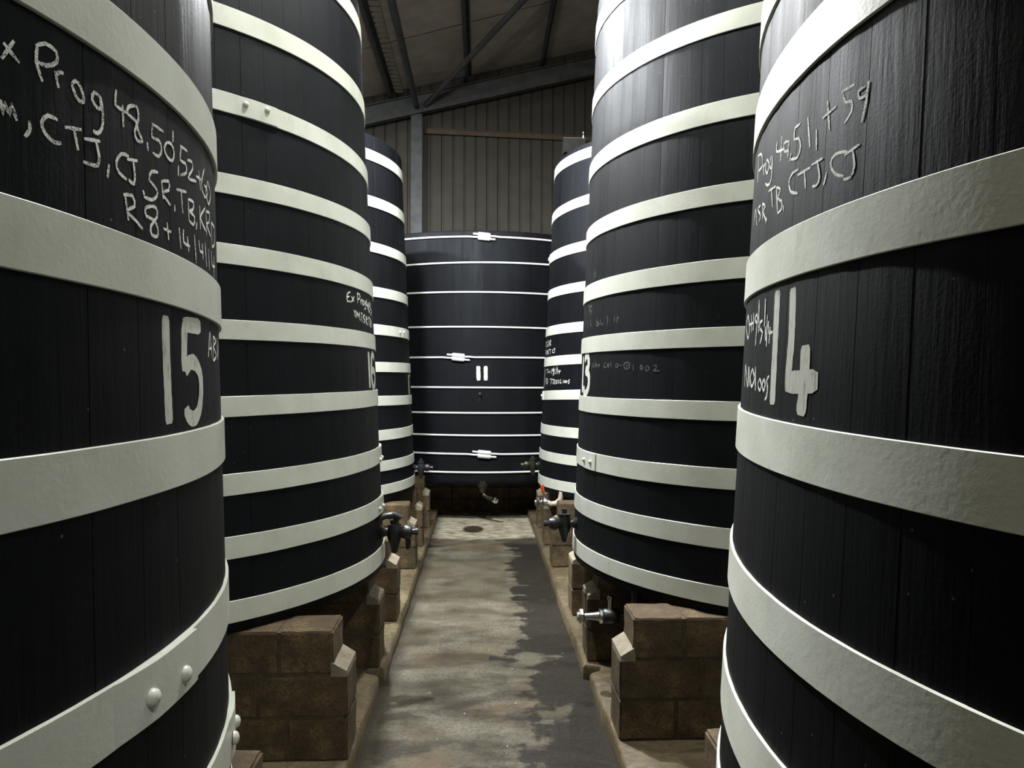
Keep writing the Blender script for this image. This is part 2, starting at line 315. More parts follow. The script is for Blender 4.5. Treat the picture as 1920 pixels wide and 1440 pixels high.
# ------------------------------------------------------------------ vats
DATA=json.loads(r'''{"15":{"b":[-2.2307,1.5224,1.6544,0.0452,0.0168,0.0059],"zref":0.8,"ztop":4.6,"zbot":0.755,"hoops":[{"n":1,"t":4.45,"b":4.335,"ab":[0,0]},{"n":2,"t":4.02,"b":3.91,"ab":[0,0]},{"n":3,"t":3.52,"b":3.41,"ab":[0,0]},{"n":4,"t":3.07,"b":2.96,"ab":[0,0]},{"n":5,"t":2.6463,"b":2.5465,"ab":[0.0016,-0.0088]},{"n":6,"t":2.2673,"b":2.1623,"ab":[-0.0156,-0.0375]},{"n":7,"t":1.9057,"b":1.8011,"ab":[-0.0118,0.0167]},{"n":8,"t":1.5167,"b":1.4073,"ab":[-0.0232,-0.0026],"lap":[-0.21,0.028],"rivets":[[-0.092,1.431],[-0.013,1.423]]},{"n":9,"t":1.1597,"b":1.0497,"ab":[-0.0004,0.0023],"lap":[0.18,0.34],"rivets":[[0.245,1.1],[0.31,1.095]]},{"n":10,"t":0.905,"b":0.8,"ab":[0,0]}]},"16":{"b":[-2.3321,5.0476,1.6776,0.046,-0.0018,-0.0008],"zref":0.8,"ztop":4.5573,"zbot":0.755,"hoops":[{"n":1,"t":4.4073,"b":4.2973,"ab":[0.0003,0.0029]},{"n":2,"t":3.8876,"b":3.7766,"ab":[0.0074,-0.0184]},{"n":3,"t":3.4342,"b":3.331,"ab":[-0.0053,-0.0393],"lap":[-0.86,-0.655],"rivets":[[-0.775,3.42],[-0.696,3.424]]},{"n":4,"t":3.0526,"b":2.9487,"ab":[-0.0061,0.0066]},{"n":5,"t":2.6687,"b":2.5654,"ab":[-0.0014,-0.0277]},{"n":6,"t":2.2701,"b":2.1703,"ab":[0.0373,-0.0126]},{"n":7,"t":1.9074,"b":1.8038,"ab":[0.0313,0.0106]},{"n":8,"t":1.5162,"b":1.4091,"ab":[0.0407,0.0124],"lap":[-0.04,0.2],"rivets":[[0.02,1.472],[0.11,1.472]]},{"n":9,"t":1.2074,"b":1.0967,"ab":[0.023,-0.0017],"lap":[-0.12,0.15],"rivets":[[-0.048,1.163],[0.045,1.158]]},{"n":10,"t":0.9075,"b":0.8,"ab":[0.0007,0.0001]}]},"17":{"b":[-2.4155,8.6094,1.659,0.0459,0.003,0.0002],"zref":0.8,"ztop":4.5255,"zbot":0.755,"hoops":[{"n":1,"t":4.3687,"b":4.2565,"ab":[-0.0021,-0.0034]},{"n":2,"t":3.8917,"b":3.7792,"ab":[0.0019,0.0042]},{"n":3,"t":3.4171,"b":3.3133,"ab":[-0.007,-0.0118]},{"n":4,"t":2.9676,"b":2.8618,"ab":[-0.0024,0.007]},{"n":5,"t":2.5755,"b":2.4679,"ab":[-0.0011,-0.0066],"lap":[-0.33,-0.12],"rivets":[[-0.268,2.524],[-0.19,2.532]]},{"n":6,"t":2.1947,"b":2.0913,"ab":[0.002,0.0072]},{"n":7,"t":1.8425,"b":1.7413,"ab":[-0.0036,-0.0124]},{"n":8,"t":1.4942,"b":1.3882,"ab":[0.0043,0.0049]},{"n":9,"t":1.1756,"b":1.0711,"ab":[0.0053,-0.0004]},{"n":10,"t":0.9007,"b":0.8001,"ab":[0.0338,-0.0135]}]},"14":{"b":[2.2619,1.6965,1.64,0.0461,0.0068,-0.0055],"zref":0.8,"ztop":4.6,"zbot":0.755,"hoops":[{"n":1,"t":4.45,"b":4.335,"ab":[0,0]},{"n":2,"t":4.02,"b":3.91,"ab":[0,0]},{"n":3,"t":3.52,"b":3.41,"ab":[0,0]},{"n":4,"t":3.07,"b":2.96,"ab":[0,0]},{"n":5,"t":2.7674,"b":2.6494,"ab":[-0.0365,-0.0841]},{"n":6,"t":2.333,"b":2.2175,"ab":[-0.0159,-0.012]},{"n":7,"t":1.9201,"b":1.8037,"ab":[0.0084,0.0516]},{"n":8,"t":1.5676,"b":1.4518,"ab":[0.0495,0.07]},{"n":9,"t":1.1921,"b":1.0604,"ab":[0.0015,0.0686]},{"n":10,"t":0.905,"b":0.8,"ab":[0,0]}]},"13":{"b":[2.3263,5.293,1.6618,0.0458,-0.0032,0.0001],"zref":0.8,"ztop":4.7125,"zbot":0.755,"hoops":[{"n":1,"t":4.5625,"b":4.4316,"ab":[-0.001,0.0032]},{"n":2,"t":4.0273,"b":3.9144,"ab":[-0.0047,-0.0175]},{"n":3,"t":3.5431,"b":3.4275,"ab":[-0.0008,-0.0096]},{"n":4,"t":3.0809,"b":2.9736,"ab":[0.0037,-0.0057]},{"n":5,"t":2.6758,"b":2.5609,"ab":[0.0102,-0.0016]},{"n":6,"t":2.3215,"b":2.2134,"ab":[0.0182,0.0154]},{"n":7,"t":1.9121,"b":1.8069,"ab":[0.0128,0.0121]},{"n":8,"t":1.5628,"b":1.4493,"ab":[0.0288,0.0131],"lap":[-3.1,-2.875],"rivets":[[-3.002,1.472],[-2.92,1.471]]},{"n":9,"t":1.2162,"b":1.1044,"ab":[0.0016,0.0002]},{"n":10,"t":0.9011,"b":0.8,"ab":[-0.0048,0.0031]}]},"12":{"b":[2.3456,8.8988,1.661,0.0462,0.0052,-0.0007],"zref":0.8,"ztop":4.5604,"zbot":0.755,"hoops":[{"n":1,"t":4.4991,"b":4.3846,"ab":[-0.0066,0.0071]},{"n":2,"t":3.981,"b":3.871,"ab":[0.0127,-0.0357]},{"n":3,"t":3.4961,"b":3.3857,"ab":[0.0037,-0.0101],"lap":[2.98,3.2],"rivets":[[3.05,3.455],[3.12,3.455]]},{"n":4,"t":3.061,"b":2.9559,"ab":[-0.0009,-0.0016]},{"n":5,"t":2.634,"b":2.526,"ab":[0.0036,-0.0061]},{"n":6,"t":2.2843,"b":2.1781,"ab":[0.0098,-0.0235]},{"n":7,"t":1.8945,"b":1.7892,"ab":[0.0098,-0.0449],"lap":[2.98,3.2],"rivets":[[3.04,1.83],[3.12,1.83]]},{"n":8,"t":1.5063,"b":1.3956,"ab":[0.0022,-0.0026]},{"n":9,"t":1.2087,"b":1.1022,"ab":[0.002,-0.0078]},{"n":10,"t":0.9071,"b":0.8,"ab":[-0.0031,-0.0278]}]},"11":{"b":[0.0217,12.9079,2.3853,0.0479,-0.0007,-0.0001],"zref":0.62,"ztop":4.1281,"zbot":0.5682,"hoops":[{"n":1,"t":4.0393,"b":4.0393,"ab":[-0.0112,0.003],"rod":0.0145,"gap":-1.562},{"n":2,"t":3.6673,"b":3.6673,"ab":[0.0162,-0.0034],"rod":0.0145},{"n":3,"t":3.246,"b":3.246,"ab":[-0.0055,-0.0048],"rod":0.0145},{"n":4,"t":2.7614,"b":2.7614,"ab":[-0.0092,0.0024],"rod":0.0145},{"n":5,"t":2.3277,"b":2.3277,"ab":[0.001,-0.004],"rod":0.0145,"gap":-1.717},{"n":6,"t":1.9048,"b":1.9048,"ab":[-0.0072,-0.0037],"rod":0.0145},{"n":7,"t":1.5505,"b":1.5505,"ab":[-0.0048,-0.0024],"rod":0.0145},{"n":8,"t":1.2371,"b":1.2371,"ab":[-0.0154,-0.0026],"rod":0.0145},{"n":9,"t":0.9816,"b":0.9816,"ab":[-0.0144,0.0016],"rod":0.0145,"gap":-1.56},{"n":10,"t":0.7237,"b":0.7237,"ab":[-0.003,-0.0034],"rod":0.0145}]}}''')
